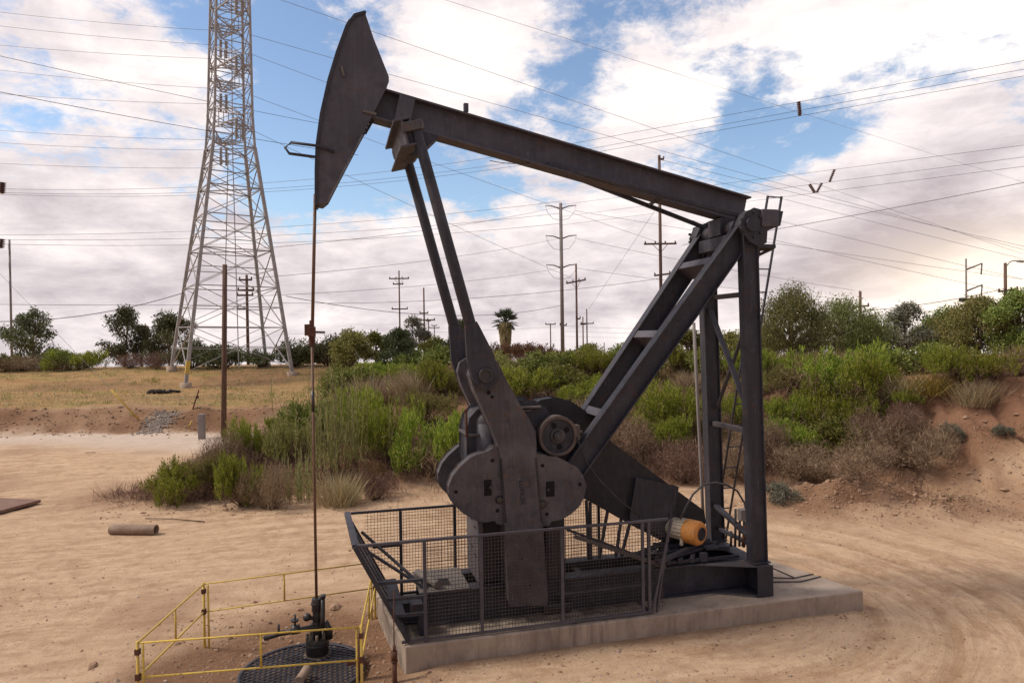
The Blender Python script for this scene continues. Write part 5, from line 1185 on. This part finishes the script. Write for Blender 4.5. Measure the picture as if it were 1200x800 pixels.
B = [  # left island round the bare wooden pole
 ('broom', 207, 591, 66, 48, 'low green shrub at the far left tip of the left bushes, by the dirt'),
 ('broom', 286, 540, 46, 52, 'upright green shrub against the foot of the bare wooden pole'),
 ('broom', 327, 508, 28, 22, 'small round bright shrub on the bank right of the bare wooden pole'),
 ('olive', 240, 583, 50, 50, 'yellow olive bush just right of the leftmost low shrub'),
 ('broom', 288, 592, 52, 60, 'bright green shrub at the dirt edge below the bare wooden pole'),
 ('dry', 318, 596, 60, 62, 'brown twiggy bush at the dirt edge left of the hanging rod'),
 ('dry', 262, 560, 70, 60, 'brown twiggy bush below the upright shrub at the wooden pole'),
 ('fennel', 352, 588, 46, 54, 'short feathery clump right beside the hanging rod, at the dirt edge'),
 ('grass', 398, 592, 56, 44, 'pale arching grass clump at the dirt edge right of the hanging rod'),
 ('fennel', 392, 560, 70, 110, 'tall feathery green stand right of the hanging rod'),
 ('olive', 345, 540, 56, 52, 'olive bush behind the hanging rod at mid height'),
 ('broom', 418, 520, 56, 66, 'green shrub between the feathery stand and the large bright shrub'),
 ('mid', 370, 520, 60, 46, 'yellowish leafy bush behind the hanging rod above the feathery stand'),
 ('broom', 462, 542, 74, 82, 'large bright green shrub halfway between hanging rod and crank'),
 ('broom', 517, 556, 84, 82, 'large rounded green shrub just left of the cranks'),
 ('broom', 447, 452, 66, 28, 'bright shrub on the skyline slope left of the pitman arms'),
 ('broom', 521, 462, 56, 40, 'bright green shrub directly behind the lower pitman arms'),
 ('grass', 436, 476, 66, 40, 'pale dry grass clump on the upper slope left of the pitman arms'),
 ('grass', 483, 470, 50, 44, 'pale dry grass clump left of the shrub behind the pitman arms'),
 ('olive', 500, 500, 60, 40, 'olive shrub above the rounded shrub left of the cranks'),
 ('mid', 405, 470, 60, 36, 'leafy yellow green bush low on the upper slope beside the grassy rise'),
 ('dry', 440, 585, 50, 44, 'brown twiggy bush under the large bright shrub left of the cranks'),
 ('gold', 440, 562, 22, 20, 'small golden tuft at the slope foot left of the cranks'),
 # behind the gear box
 ('broom', 620, 470, 84, 42, 'bright green shrub above the gear box, right of the crank tops'),
 ('broom', 686, 476, 82, 34, 'wide bright shrub above the brake wheel'),
 ('broom', 697, 437, 76, 30, 'bright shrub on the skyline right of the wooden poles'),
 ('rust', 612, 428, 96, 32, 'domed rusty brown and green bush below the palm tree'),
 ('rust', 660, 428, 60, 24, 'sparse rusty bush at the foot of the tall steel pole'),
 ('grass', 585, 452, 50, 28, 'pale grass clump right of the upper crank ends'),
 ('dry', 660, 505, 90, 40, 'brown brush behind the brake wheel'),
 ('grass', 735, 470, 50, 32, 'pale grass clump behind the far diagonal leg'),
 ('dry', 730, 540, 80, 60, 'brown brush behind the belt guard'),
 ('broom', 798, 434, 46, 34, 'bright skyline shrub between the diagonal legs and the mast'),
 ('broom', 784, 500, 80, 56, 'large green shrub between the near diagonal leg and the mast'),
 ('broom', 775, 528, 60, 46, 'lower green shrub between the near diagonal leg and the mast'),
 ('dry', 800, 565, 80, 60, 'brown brush at the slope foot left of the mast'),
 ('grass', 812, 460, 46, 30, 'pale grass clump just left of the far mast post'),
 ('broom', 858, 500, 48, 44, 'green shrub framed between the two mast posts'),
 ('broom', 862, 440, 40, 32, 'bright shrub high up between the two mast posts'),
 ('dry', 862, 560, 60, 60, 'brown brush framed low between the two mast posts'),
 # right hand slope
 ('broom', 908, 442, 40, 32, 'bright shrub just right of the mast below the leafy trees'),
 ('broom', 972, 462, 96, 62, 'left half of the big bright shrub below the two leafy trees'),
 ('broom', 1022, 462, 80, 60, 'right half of the big bright shrub below the two leafy trees'),
 ('broom', 922, 506, 56, 44, 'green shrub on the mid slope close right of the mast'),
 ('broom', 970, 500, 80, 50, 'bright green shrub in the middle of the right slope'),
 ('broom', 1014, 498, 64, 46, 'bright green shrub at the right end of the mid slope row'),
 ('broom', 938, 532, 76, 44, 'lowest green shrub on the right slope, near the mast'),
 ('mid', 985, 524, 70, 36, 'dark leafy bush below the mid slope row of bright shrubs'),
 ('broom', 1056, 475, 36, 22, 'small green shrub right of the mid slope row'),
 ('olive', 930, 466, 70, 34, 'olive yellow bush between the mast and the big bright shrub'),
 ('gold', 1092, 455, 60, 30, 'golden dry clump right of the big bright shrub'),
 ('grass', 1062, 462, 50, 32, 'pale grass clump between the big bright shrub and the golden clump'),
 ('broom', 1130, 446, 66, 40, 'left one of the two bright shrubs on the far right skyline'),
 ('broom', 1168, 444, 66, 38, 'right one of the two bright shrubs on the far right skyline'),
 ('grass', 1140, 474, 44, 34, 'tall straw coloured clump above the bare dirt cut at the right'),
 ('grass', 1160, 462, 40, 30, 'pale grass clump behind the tall straw clump at the right'),
 ('grey', 1119, 506, 30, 26, 'spiky grey plant at the edge of the bare dirt cut'),
 ('dry', 1062, 548, 92, 66, 'large reddish brown brush bank left of the bare dirt cut'),
 ('dry', 1030, 540, 90, 60, 'reddish brown brush below the bright shrubs of the right slope'),
 ('dry', 1000, 558, 90, 46, 'brown brush at the slope foot just above the spoil mound'),
 ('dry', 940, 562, 84, 48, 'brown brush at the slope foot right of the mast'),
 ('grey', 915, 588, 44, 24, 'low grey dead brush at the slope foot beside the mast'),
 ('dry', 1105, 520, 50, 40, 'brown brush touching the bare dirt cut'),
 ('grey', 1178, 505, 26, 14, 'small grey tuft high on the bare dirt cut'),
 ('dry', 1196, 440, 60, 40, 'brown brush at the right edge above the red soil'),
 ('broom', 1198, 432, 40, 30, 'bright shrub cut by the right edge of the photo'),
 ('mid', 640, 440, 70, 26, 'leafy bush on the skyline between the rusty dome and the bright shrub'),
 ('mid', 735, 436, 70, 30, 'leafy bush on the skyline behind the far diagonal leg'),
 ('olive', 568, 440, 60, 28, 'olive bush on the skyline right of the near pitman arm'),
 ('mid', 500, 440, 60, 30, 'leafy bush on the skyline behind the far pitman arm'),
 ('mid', 830, 440, 50, 30, 'leafy bush on the skyline behind the far mast post'),
 ('mid', 1070, 438, 70, 32, 'leafy bush on the skyline below the slender grey green tree'),
 ('olive', 880, 470, 50, 34, 'olive bush behind the near mast post'),
 ('mid', 655, 460, 60, 30, 'leafy bush between the two bright shrubs above the gear box'),
 ('olive', 1035, 478, 50, 28, 'olive bush at the right foot of the big bright shrub'),
 ('dry', 1050, 515, 70, 50, 'brown brush right of the mid slope row of bright shrubs'),
 ('dry', 900, 545, 70, 60, 'brown brush right behind the near mast post'),
 ('dry', 700, 580, 80, 50, 'brown brush behind the lower belt guard'),
]
for i, (k, u, v, w, h, lab) in enumerate(B): put(k, u, v, w, h, lab, None, i)
FB = [  # far left behind the straw field
 ('dry', 22, 440, 80, 26, 54, 'long brown brush at the left edge behind the field'), ('dry', 62, 440, 60, 24, 56, 'brown brush below the leftmost tall tree'),
 ('broom', 92, 441, 60, 32, 54, 'bright green bush behind the field at the far left'), ('mid', 72, 436, 50, 30, 58, 'darker green bush left of the bright one at the far left'),
 ('dry', 152, 440, 44, 24, 55, 'brown brush below the second tall tree from the left'), ('dry', 182, 440, 50, 30, 56, 'brown brush below the third tall tree from the left'),
 ('dark', 225, 434, 56, 34, 60, 'dark hedge bush behind the near tower leg'),
 ('dark', 262, 434, 60, 30, 62, 'dark hedge bush left of the pole inside the tower'), ('dark', 306, 434, 44, 22, 62, 'dark hedge bush right of the pole inside the tower'),
 ('dark', 345, 434, 60, 34, 60, 'dark hedge bush behind the right tower legs'), ('dark', 385, 436, 60, 36, 58, 'dark hedge bush behind the low yellow barrier'),
 ('mid', 8, 420, 40, 24, 62, 'green bush behind the slim pole at the left edge')]
for i, (k, u, v, w, h, D, lab) in enumerate(FB):
    o = put(k, u, v, w * (1.02 if u > 210 else .9), h * (.96 if u > 210 else .78), lab, min(D, 49.5), i); o['group'] = 'bushes behind the straw field'

def tree(name, u, vtop, wpx, D, mat, label, crown_from=.3, nclump=34, leaf=(.10, .20), droop=0., sparse=1., trunk_r=.13, zg=None, seed=1, lw=.06, ellip=.9, lean=0.):
    """tapered trunk and limbs carrying clumps of separate leaves"""
    global NR
    NR = np.random.default_rng(seed); rd = random.Random(seed)
    top = AT(u, vtop, D); zg = hz(top[0], D) if zg is None else zg; H = top[2] - zg; R = wpx / FPX * D / 2
    e = empty(name, (top[0], D, zg), 0, label, 'tree', 'trees along the skyline')
    ct = MB(); tr = [(0, 0, -.4)]
    for k in range(1, 7): tr.append((rd.gauss(0, .05) * H * .4 + lean * k / 6, rd.gauss(0, .04) * H * .4, H * .92 * k / 6))
    ct.tube(tr, [trunk_r * (1 - .14 * k) for k in range(7)], 8)
    cl = []
    for i in range(nclump):
        t = rd.random(); zc = H * (crown_from + (1 - crown_from) * (.06 + .88 * t))
        prof = math.sin(math.pi * min(1, .14 + .86 * t)) ** .7 * ellip + (1 - ellip) * (1 - t)
        a = rd.uniform(0, 6.283); q = R * prof * math.sqrt(rd.uniform(.15, 1)) * rd.uniform(.75, 1.12)
        cl.append((q * math.cos(a) + lean * t, q * math.sin(a), zc, R * rd.uniform(.20, .36)))
    for (x, y, z, r) in cl:
        kz = max(1, min(5, int(6 * (z - .25 * H) / (H * .92)))); b0 = np.array(tr[kz]); c = np.array((x, y, z))
        ct.tube([b0, b0 * .5 + c * .5 + (rd.gauss(0, .06), rd.gauss(0, .06), -.05 * H * rd.random()), c], [trunk_r * .36, trunk_r * .2, trunk_r * .07], 5)
    ct.build('trunk', 'bark', e)
    n = int(7500 * sparse); C_ = np.array(cl); ix = NR.choice(len(cl), n, p=C_[:, 3] ** 2 / (C_[:, 3] ** 2).sum())
    g = NR.normal(0, 1, (n, 3)); g = nrm(g) * NR.random((n, 1)) ** .45
    base = C_[ix, :3] + g * C_[ix, 3][:, None] * np.array((1, 1, .8)) + NR.normal(0, .05, (n, 3))
    base[:, 2] -= droop * NR.random(n) * C_[ix, 3] * 1.6
    dd = g * .5 + NR.normal(0, .7, (n, 3)) - np.array((0, 0, .15 + 1.5 * droop))
    sc_ = D / 40.
    quads('crown', base, dd, NR.uniform(*leaf, n) * sc_, NR.uniform(.6, 1.2, n) * lw * sc_, mat, e)
    return e
# left row behind the field
tree('eucalyptus_tree', 38, 360, 62, 62, 'lf_dark', 'leftmost tall grey green tree behind the field', .10, 30, droop=.2, sparse=.8, seed=3)
tree('eucalyptus_tree', 144, 358, 62, 60, 'lf_dark', 'airy tall tree between the leftmost one and the tower', .10, 30, droop=.2, sparse=.7, seed=4, lean=.3)
tree('palm_like_tree', 166, 380, 22, 64, 'lf_grey', 'slim pale trunked tree right beside the airy tall tree', .45, 12, sparse=.3, seed=5)
tree('eucalyptus_tree', 198, 366, 72, 60, 'lf_dark', 'dense dark tree just left of the tower legs', .12, 34, droop=.15, sparse=.95, seed=6)
# centre row
tree('leafy_tree', 412, 386, 66, 44, 'lf_olive', 'yellow green tree on the skyline right of the hanging rod', .05, 34, seed=7, sparse=1.1, ellip=.7)
tree('leafy_tree', 440, 390, 40, 52, 'lf_mid', 'small dusky tree between the yellow green and the dark green skyline trees', .1, 22, seed=8, sparse=.6)
tree('leafy_tree', 466, 386, 52, 46, 'lf_dark', 'dark green rounded tree below the pole with two crossarms', .04, 36, seed=9, ellip=.75)
tree('eucalyptus_tree', 484, 372, 42, 60, 'lf_grey', 'sparse tall tree with open crown left of the dark pole', .3, 20, sparse=.45, seed=10)
tree('leafy_tree', 541, 376, 54, 46, 'lf_dark', 'dark green conical tree between the two pitman arms', .04, 36, seed=11, ellip=.7)
tree('leafy_tree', 388, 408, 40, 56, 'lf_dark', 'low dark tree behind the hanging rod', .05, 20, seed=12, sparse=.6)
# right group
tree('pepper_tree', 927, 332, 112, 36, 'lf_pepper', 'large pale olive willowy tree just right of the ladder', .12, 52, droop=.75, sparse=2.8, seed=13, trunk_r=.2, leaf=(.09, .2), lw=.042)
tree('pepper_tree', 986, 344, 100, 38, 'lf_pepper', 'second willowy tree, right of the one beside the ladder', .12, 50, droop=.65, sparse=2.6, seed=14, trunk_r=.2, leaf=(.09, .2), lw=.042)
tree('eucalyptus_tree', 1060, 350, 64, 40, 'lf_grey', 'slender open grey green tree standing alone right of the willowy pair', .12, 34, droop=.25, sparse=.85, seed=15, trunk_r=.10)
tree('leafy_tree', 1108, 362, 70, 44, 'lf_mid', 'dusky tree left of the yellowish trees at the right', .08, 34, seed=16, sparse=.9)
tree('leafy_tree', 1148, 350, 104, 38, 'lf_olive', 'yellowish leafy tree below the steel pole with dark boxes', .08, 46, droop=.2, seed=17, sparse=2.0)
tree('leafy_tree', 1196, 340, 84, 36, 'lf_mid', 'dark leafy tree cut by the right edge beside the lamp pole', .08, 44, droop=.2, seed=18, sparse=1.8)
tree('leafy_tree', 1028, 382, 44, 50, 'lf_rust', 'low brown tree between the willowy pair and the slender tree', .05, 20, seed=19, sparse=.5)
tree('leafy_tree', 690, 402, 40, 60, 'lf_mid', 'low tree on the skyline behind the close pair of thin poles', .05, 16, seed=20, sparse=.4)
tree('leafy_tree', 806, 388, 50, 46, 'lf_mid', 'bushy tree on the skyline just left of the far mast post', .05, 22, seed=21, sparse=.6)
tree('leafy_tree', 860, 390, 56, 46, 'lf_olive', 'bushy skyline tree seen between the two mast posts', .05, 24, seed=22, sparse=.7)
tree('leafy_tree', 896, 380, 50, 44, 'lf_mid', 'shadowy tree directly behind the ladder', .04, 26, seed=23, sparse=.8)
tree('leafy_tree', 1010, 378, 60, 46, 'lf_olive', 'low tree filling the gap right of the willowy pair', .04, 26, seed=24, sparse=.8)
tree('leafy_tree', 1084, 384, 60, 46, 'lf_olive', 'low tree filling the gap right of the slender grey green tree', .04, 26, seed=25, sparse=.8)
tree('leafy_tree', 748, 404, 60, 50, 'lf_olive', 'low skyline tree seen between the two diagonal legs', .03, 22, seed=26, sparse=.6)
tree('leafy_tree', 366, 408, 50, 58, 'lf_mid', 'low tree between the tower and the hanging rod', .03, 20, seed=27, sparse=.6)
tree('leafy_tree', 510, 398, 50, 50, 'lf_mid', 'low tree behind the lower end of the far pitman arm', .03, 22, seed=28, sparse=.6)
# palm
NR = np.random.default_rng(77)
pt_ = AT(592, 377, 68); pz = hz(pt_[0], 68); pe = empty('palm_tree', (pt_[0], 68, pz), 0, 'fan palm with shaggy trunk rising above the rusty bush', 'tree', 'trees along the skyline')
hh_ = pt_[2] - pz
P('trunk', MB().tube([(0, 0, -.4), (0, 0, hh_ - 2.1), (0, 0, hh_ - .4), (0, 0, hh_)], [.34, .36, .48, .4], 14), 'bark', pe, 0)
n = 1500; zz_ = NR.uniform(hh_ - 2.6, hh_, n); a = NR.uniform(0, 6.283, n); rr = .34 + .22 * (zz_ - hh_ + 2.6) / 2.6
quads('dead_fronds', np.stack([rr * np.cos(a), rr * np.sin(a), zz_], 1), np.stack([.2 * np.cos(a), .2 * np.sin(a), -np.ones(n)], 1), NR.uniform(.3, .7, n), .07, 'lf_straw', pe)
fb_, fd_, fl_ = [], [], []
for i in range(46):
    el = RND.uniform(-.75, 1.35); az = RND.uniform(0, 6.283); d = np.array((math.cos(el) * math.cos(az), math.cos(el) * math.sin(az), math.sin(el))); L0 = RND.uniform(.6, .85)
    c = np.array((0, 0, hh_)) + d * L0; sd = unit(np.cross(d, (0, 0, 1.))); upv = np.cross(sd, d)
    for k in range(18):
        q = math.radians(-85 + 170 * k / 17); fb_.append(c); fd_.append(d * math.cos(q) + sd * math.sin(q) + np.array((0, 0, -.28))); fl_.append(.50 + .22 * math.cos(q))
    for k in range(3): fb_.append(np.array((0, 0, hh_ - .05))); fd_.append(d); fl_.append(L0)
quads('crown', np.array(fb_), np.array(fd_), np.array(fl_), .07, 'lf_palm', pe)

# ------------------------------------------------------------------ undergrowth
NR = np.random.default_rng(5)
def scatter(n, x0, x1, y0, y1, dens):
    x = NR.uniform(x0, x1, n); y = NR.uniform(y0, y1, n); k = NR.random(n) < dens(x, y); x, y = x[k], y[k]
    return np.stack([x, y, HT(x, y)], 1)
def hillzone(x, y):
    f, b_, r_, re = soil(x, y); toe = np.interp(x, [-40, -9.5, -8, -3.7, 2, 8.3, 9.5, 10.6, 13, 40], [17.5, 17, 16.6, 17.7, 18.2, 17.6, 16.2, 14.6, 12.5, 10])
    h = sstep(-.8, .5, y - toe) * sstep(-10.3, -8.8, x) * (1 - .93 * sstep(9.0, 10.3, x) * (1 - sstep(20, 22, y)))
    return h
def tufts(name, cen, k, L, W, spread, tilt, mat, label):
    n = len(cen); base = cen[:, None] + NR.normal(0, 1, (n, k, 3)) * np.array((spread, spread, 0)); base[..., 2] -= .02
    dd = NR.normal(0, tilt, (n, k, 3)) + (0, 0, 1.)
    s = NR.lognormal(0, .35, (n, 1)); l = NR.uniform(*L, (n, k)) * s
    o = quads(name, base.reshape(-1, 3), dd.reshape(-1, 3), l.ravel(), NR.uniform(*W, n * k), mat); tag(o, label, kind='stuff'); return o
c = scatter(17000, -11, 15, 15.5, 29, lambda x, y: hillzone(x, y) * (.45 + .55 * sstep(-.15, .25, fbm(x * .6, y * .6, 3, 101))) * (1 - .8 * sstep(19.5, 22.5, y)))
tufts('dry_undergrowth', c, 22, (.08, .36), (.004, .010), .14, .7, 'lf_dry', 'brown dry undergrowth covering the slope')
c = scatter(8000, -11, 15, 17, 30, lambda x, y: hillzone(x, y) * sstep(-.05, .3, fbm(x * .45, y * .45, 3, 111)) * sstep(18.5, 21, y))
tufts('straw_grass', c, 14, (.12, .42), (.006, .012), .09, .35, 'lf_straw', 'pale dry grass between the bushes on the slope')
c = scatter(11000, -11, 15, 17, 31, lambda x, y: hillzone(x, y) * sstep(-.1, .25, fbm(x * .5, y * .5, 3, 121)) * sstep(17.5, 22, y))
tufts('green_undergrowth', c, 18, (.07, .28), (.010, .022), .13, .7, 'lf_olive', 'low green undergrowth between the bushes on the slope')
c = scatter(16000, -45, -2, 30.5, 52, lambda x, y: soil(x, y)[0] * (.35 + .65 * sstep(-.2, .3, fbm(x * .25, y * .6, 3, 131))))
tufts('field_grass', c, 6, (.04, .13), (.012, .028), .10, .5, 'lf_straw', 'short straw coloured grass of the field on the rise')
c = scatter(6000, -45, -6, 29.8, 48, lambda x, y: sstep(.06, .3, fbm(x * .3, y * .8, 3, 141)) * sstep(30, 31, y) * (.35 + .65 * (1 - sstep(32, 34, y))))
tufts('field_weeds', c, 10, (.06, .24), (.014, .03), .12, .6, 'lf_olive', 'low green weeds along the edge of the field')
c = scatter(900, 8.5, 16, 14.5, 22, lambda x, y: sstep(.0, .3, fbm(x * .9, y * .9, 3, 151)))
tufts('cut_weeds', c, 9, (.05, .22), (.008, .016), .07, .7, 'lf_dry', 'sparse dry weeds on the bare dirt cut')
c = scatter(700, -10, 9, 15.3, 18.5, lambda x, y: sstep(-.05, .3, fbm(x * .9, y * .9, 3, 161)) * .7)
tufts('dry_litter', c, 9, (.04, .16), (.006, .014), .10, 1.4, 'lf_straw', 'dry twigs and litter along the slope foot')

# ------------------------------------------------------------------ sky and light
SUN_EL, SUN_AZ = 48., -92.           # azimuth, clockwise from straight ahead
w = bpy.data.worlds.new('World'); S.world = w; w.use_nodes = True; nt = w.node_tree; nt.nodes.clear()
out = nd(nt, 'ShaderNodeOutputWorld'); sky = nd(nt, 'ShaderNodeTexSky'); sky.sky_type = 'NISHITA'; sky.sun_disc = False
sky.sun_elevation = math.radians(SUN_EL); sky.sun_rotation = math.radians(SUN_AZ); sky.air_density = 1.0; sky.dust_density = .6; sky.ozone_density = 1.5
bg1 = nd(nt, 'ShaderNodeBackground'); nt.links.new(sky.outputs[0], bg1.inputs[0]); bg1.inputs[1].default_value = .122
tcw = nd(nt, 'ShaderNodeTexCoord'); DV = tcw.outputs['Generated']
sz = nd(nt, 'ShaderNodeSeparateXYZ'); nt.links.new(DV, sz.inputs[0])
den = math_(nt, 'ADD', math_(nt, 'MAXIMUM', sz.outputs[2], 0.), .30)
pv_ = nd(nt, 'ShaderNodeCombineXYZ'); nt.links.new(math_(nt, 'DIVIDE', sz.outputs[0], den), pv_.inputs[0]); nt.links.new(math_(nt, 'DIVIDE', sz.outputs[1], den), pv_.inputs[1])
PV = pv_.outputs[0]
def dotc(vec):
    n = nd(nt, 'ShaderNodeVectorMath', operation='DOT_PRODUCT'); nt.links.new(DV, n.inputs[0]); n.inputs[1].default_value = [float(x) for x in vec]; return n.outputs['Value']
def cloudbank(u, v, ru, rv, amp, rot=0.):
    """a soft patch of the sky dome centred on a direction, with angular half sizes"""
    c = unit(ray(u, v)); rt = unit(np.cross(c, (0, 0, 1.))); upv = np.cross(rt, c); cr, sr = math.cos(rot), math.sin(rot)
    a = rt * cr + upv * sr; b2 = -rt * sr + upv * cr
    k = FPX * 1.15
    x = math_(nt, 'DIVIDE', dotc(a), ru / k); y = math_(nt, 'DIVIDE', dotc(b2), rv / k)
    q = math_(nt, 'ADD', math_(nt, 'MULTIPLY', x, x), math_(nt, 'MULTIPLY', y, y))
    f = math_(nt, 'GREATER_THAN', dotc(c), 0.)
    return math_(nt, 'MULTIPLY', math_(nt, 'MULTIPLY', math_(nt, 'EXPONENT', math_(nt, 'MULTIPLY', q, -1.)), amp), f)
n1 = noise(nt, PV, 2.6, 12, .60, .25); n2 = noise(nt, PV, 8.5, 12, .66, .25); n5 = noise(nt, PV, 24, 8, .7, .3)
cov = math_(nt, 'ADD', math_(nt, 'ADD', math_(nt, 'MULTIPLY', n1, .62), math_(nt, 'MULTIPLY', n2, .62)), math_(nt, 'MULTIPLY_ADD', n5, .22, -.19))
blobs = [(345, 120, 80, 140, -.38, 0), (435, 205, 100, 60, -.30, 0), (645, 95, 65, 50, -.22, .4), (690, 25, 40, 50, -.14, 0), (575, 205, 90, 40, -.16, 0), (885, 140, 75, 60, -.27, -.5), (960, 165, 50, 25, -.16, .3), (1010, 110, 90, 45, -.2, .7), (860, 190, 60, 35, -.18, 0), (200, 20, 70, 30, -.18, 0), (90, 110, 130, 45, -.06, -.3), (40, 150, 60, 30, -.06, 0), (200, 250, 80, 25, -.05, -.3), (830, 10, 60, 30, -.08, 0), (920, 60, 70, 25, -.08, .6),
         (560, 50, 90, 75, .26, 0), (780, 120, 80, 60, .24, 0), (700, 20, 60, 40, .0, 0), (1080, 60, 140, 90, .20, 0), (130, 60, 120, 60, .12, 0), (1100, 250, 170, 100, .25, 0), (700, 260, 240, 60, .12, 0), (100, 230, 160, 80, .12, 0), (960, 40, 60, 40, .08, 0)]
for bl in blobs: cov = math_(nt, 'ADD', cov, cloudbank(bl[0], bl[1], bl[2], bl[3], bl[4] * .85, bl[5]))
# thicker cover towards the horizon
hzn = nd(nt, 'ShaderNodeMapRange'); nt.links.new(sz.outputs[2], hzn.inputs[0]); hzn.inputs[1].default_value = .02; hzn.inputs[2].default_value = .20; hzn.inputs[3].default_value = .34; hzn.inputs[4].default_value = .03
cov = math_(nt, 'ADD', cov, hzn.outputs[0])
mask = nd(nt, 'ShaderNodeMapRange', interpolation_type='SMOOTHSTEP'); nt.links.new(cov, mask.inputs[0]); mask.inputs[1].default_value = .42; mask.inputs[2].default_value = .64
n3 = noise(nt, PV, 4.6, 12, .66, .3)
st_v = nd(nt, 'ShaderNodeVectorMath', operation='MULTIPLY'); nt.links.new(DV, st_v.inputs[0]); st_v.inputs[1].default_value = (1.6, 1.6, 12)
n4 = noise(nt, st_v.outputs[0], 1.7, 8, .6, .3)
shade = math_(nt, 'ADD', math_(nt, 'MULTIPLY', n3, .55), math_(nt, 'MULTIPLY', n4, .45))
for bl in [(1110, 240, 110, 55, -.30, .5), (1010, 300, 150, 40, -.16, 0), (560, 330, 300, 40, -.12, 0), (150, 340, 220, 50, -.08, 0), (700, 370, 200, 20, -.04, 0), (560, 50, 90, 70, .18, 0), (785, 110, 100, 80, .2, 0), (1060, 40, 160, 90, .2, 0), (650, 270, 200, 50, .1, 0), (1150, 330, 90, 35, .25, 0), (1185, 205, 50, 22, .22, .4), (120, 70, 150, 80, .06, 0), (930, 380, 200, 25, .1, 0)]:
    shade = math_(nt, 'ADD', shade, cloudbank(*bl))
ccol = ramp(nt, shade, [(.24, (.41, .355, .385)), (.42, (.63, .56, .575)), (.58, (.87, .79, .77)), (.74, (1.04, .965, .90))])
glow = cloudbank(1180, 325, 150, 60, 1., 0)
ccol = mix(nt, math_(nt, 'MULTIPLY', glow, .55), ccol, (1.25, 1.02, .74))
bk_ = nd(nt, 'ShaderNodeMapRange'); nt.links.new(sz.outputs[1], bk_.inputs[0]); bk_.inputs[1].default_value = -.35; bk_.inputs[2].default_value = .25; bk_.inputs[3].default_value = .58; bk_.inputs[4].default_value = 1.0  # unseen clouds behind the camera dimmed, added to darken faces turned towards it
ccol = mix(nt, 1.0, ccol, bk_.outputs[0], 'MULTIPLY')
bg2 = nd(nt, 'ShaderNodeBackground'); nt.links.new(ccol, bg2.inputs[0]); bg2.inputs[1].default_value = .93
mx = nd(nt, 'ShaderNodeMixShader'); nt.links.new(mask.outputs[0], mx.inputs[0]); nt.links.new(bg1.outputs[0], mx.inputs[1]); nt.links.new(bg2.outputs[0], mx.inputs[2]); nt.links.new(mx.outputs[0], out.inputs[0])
l = bpy.data.lights.new('sun', 'SUN'); l.energy = 2.5; l.angle = math.radians(11); l.color = (1, .93, .83)
lo = bpy.data.objects.new('sun', l); COL.objects.link(lo)
el, az = math.radians(SUN_EL), math.radians(SUN_AZ)
sd = Vector((math.sin(az) * math.cos(el), math.cos(az) * math.cos(el), math.sin(el)))
lo.rotation_euler = (-sd).to_track_quat('-Z', 'Y').to_euler()
S.view_settings.exposure = .42
S.cycles.max_bounces = 6; S.cycles.transparent_max_bounces = 6; S.cycles.use_denoising = True
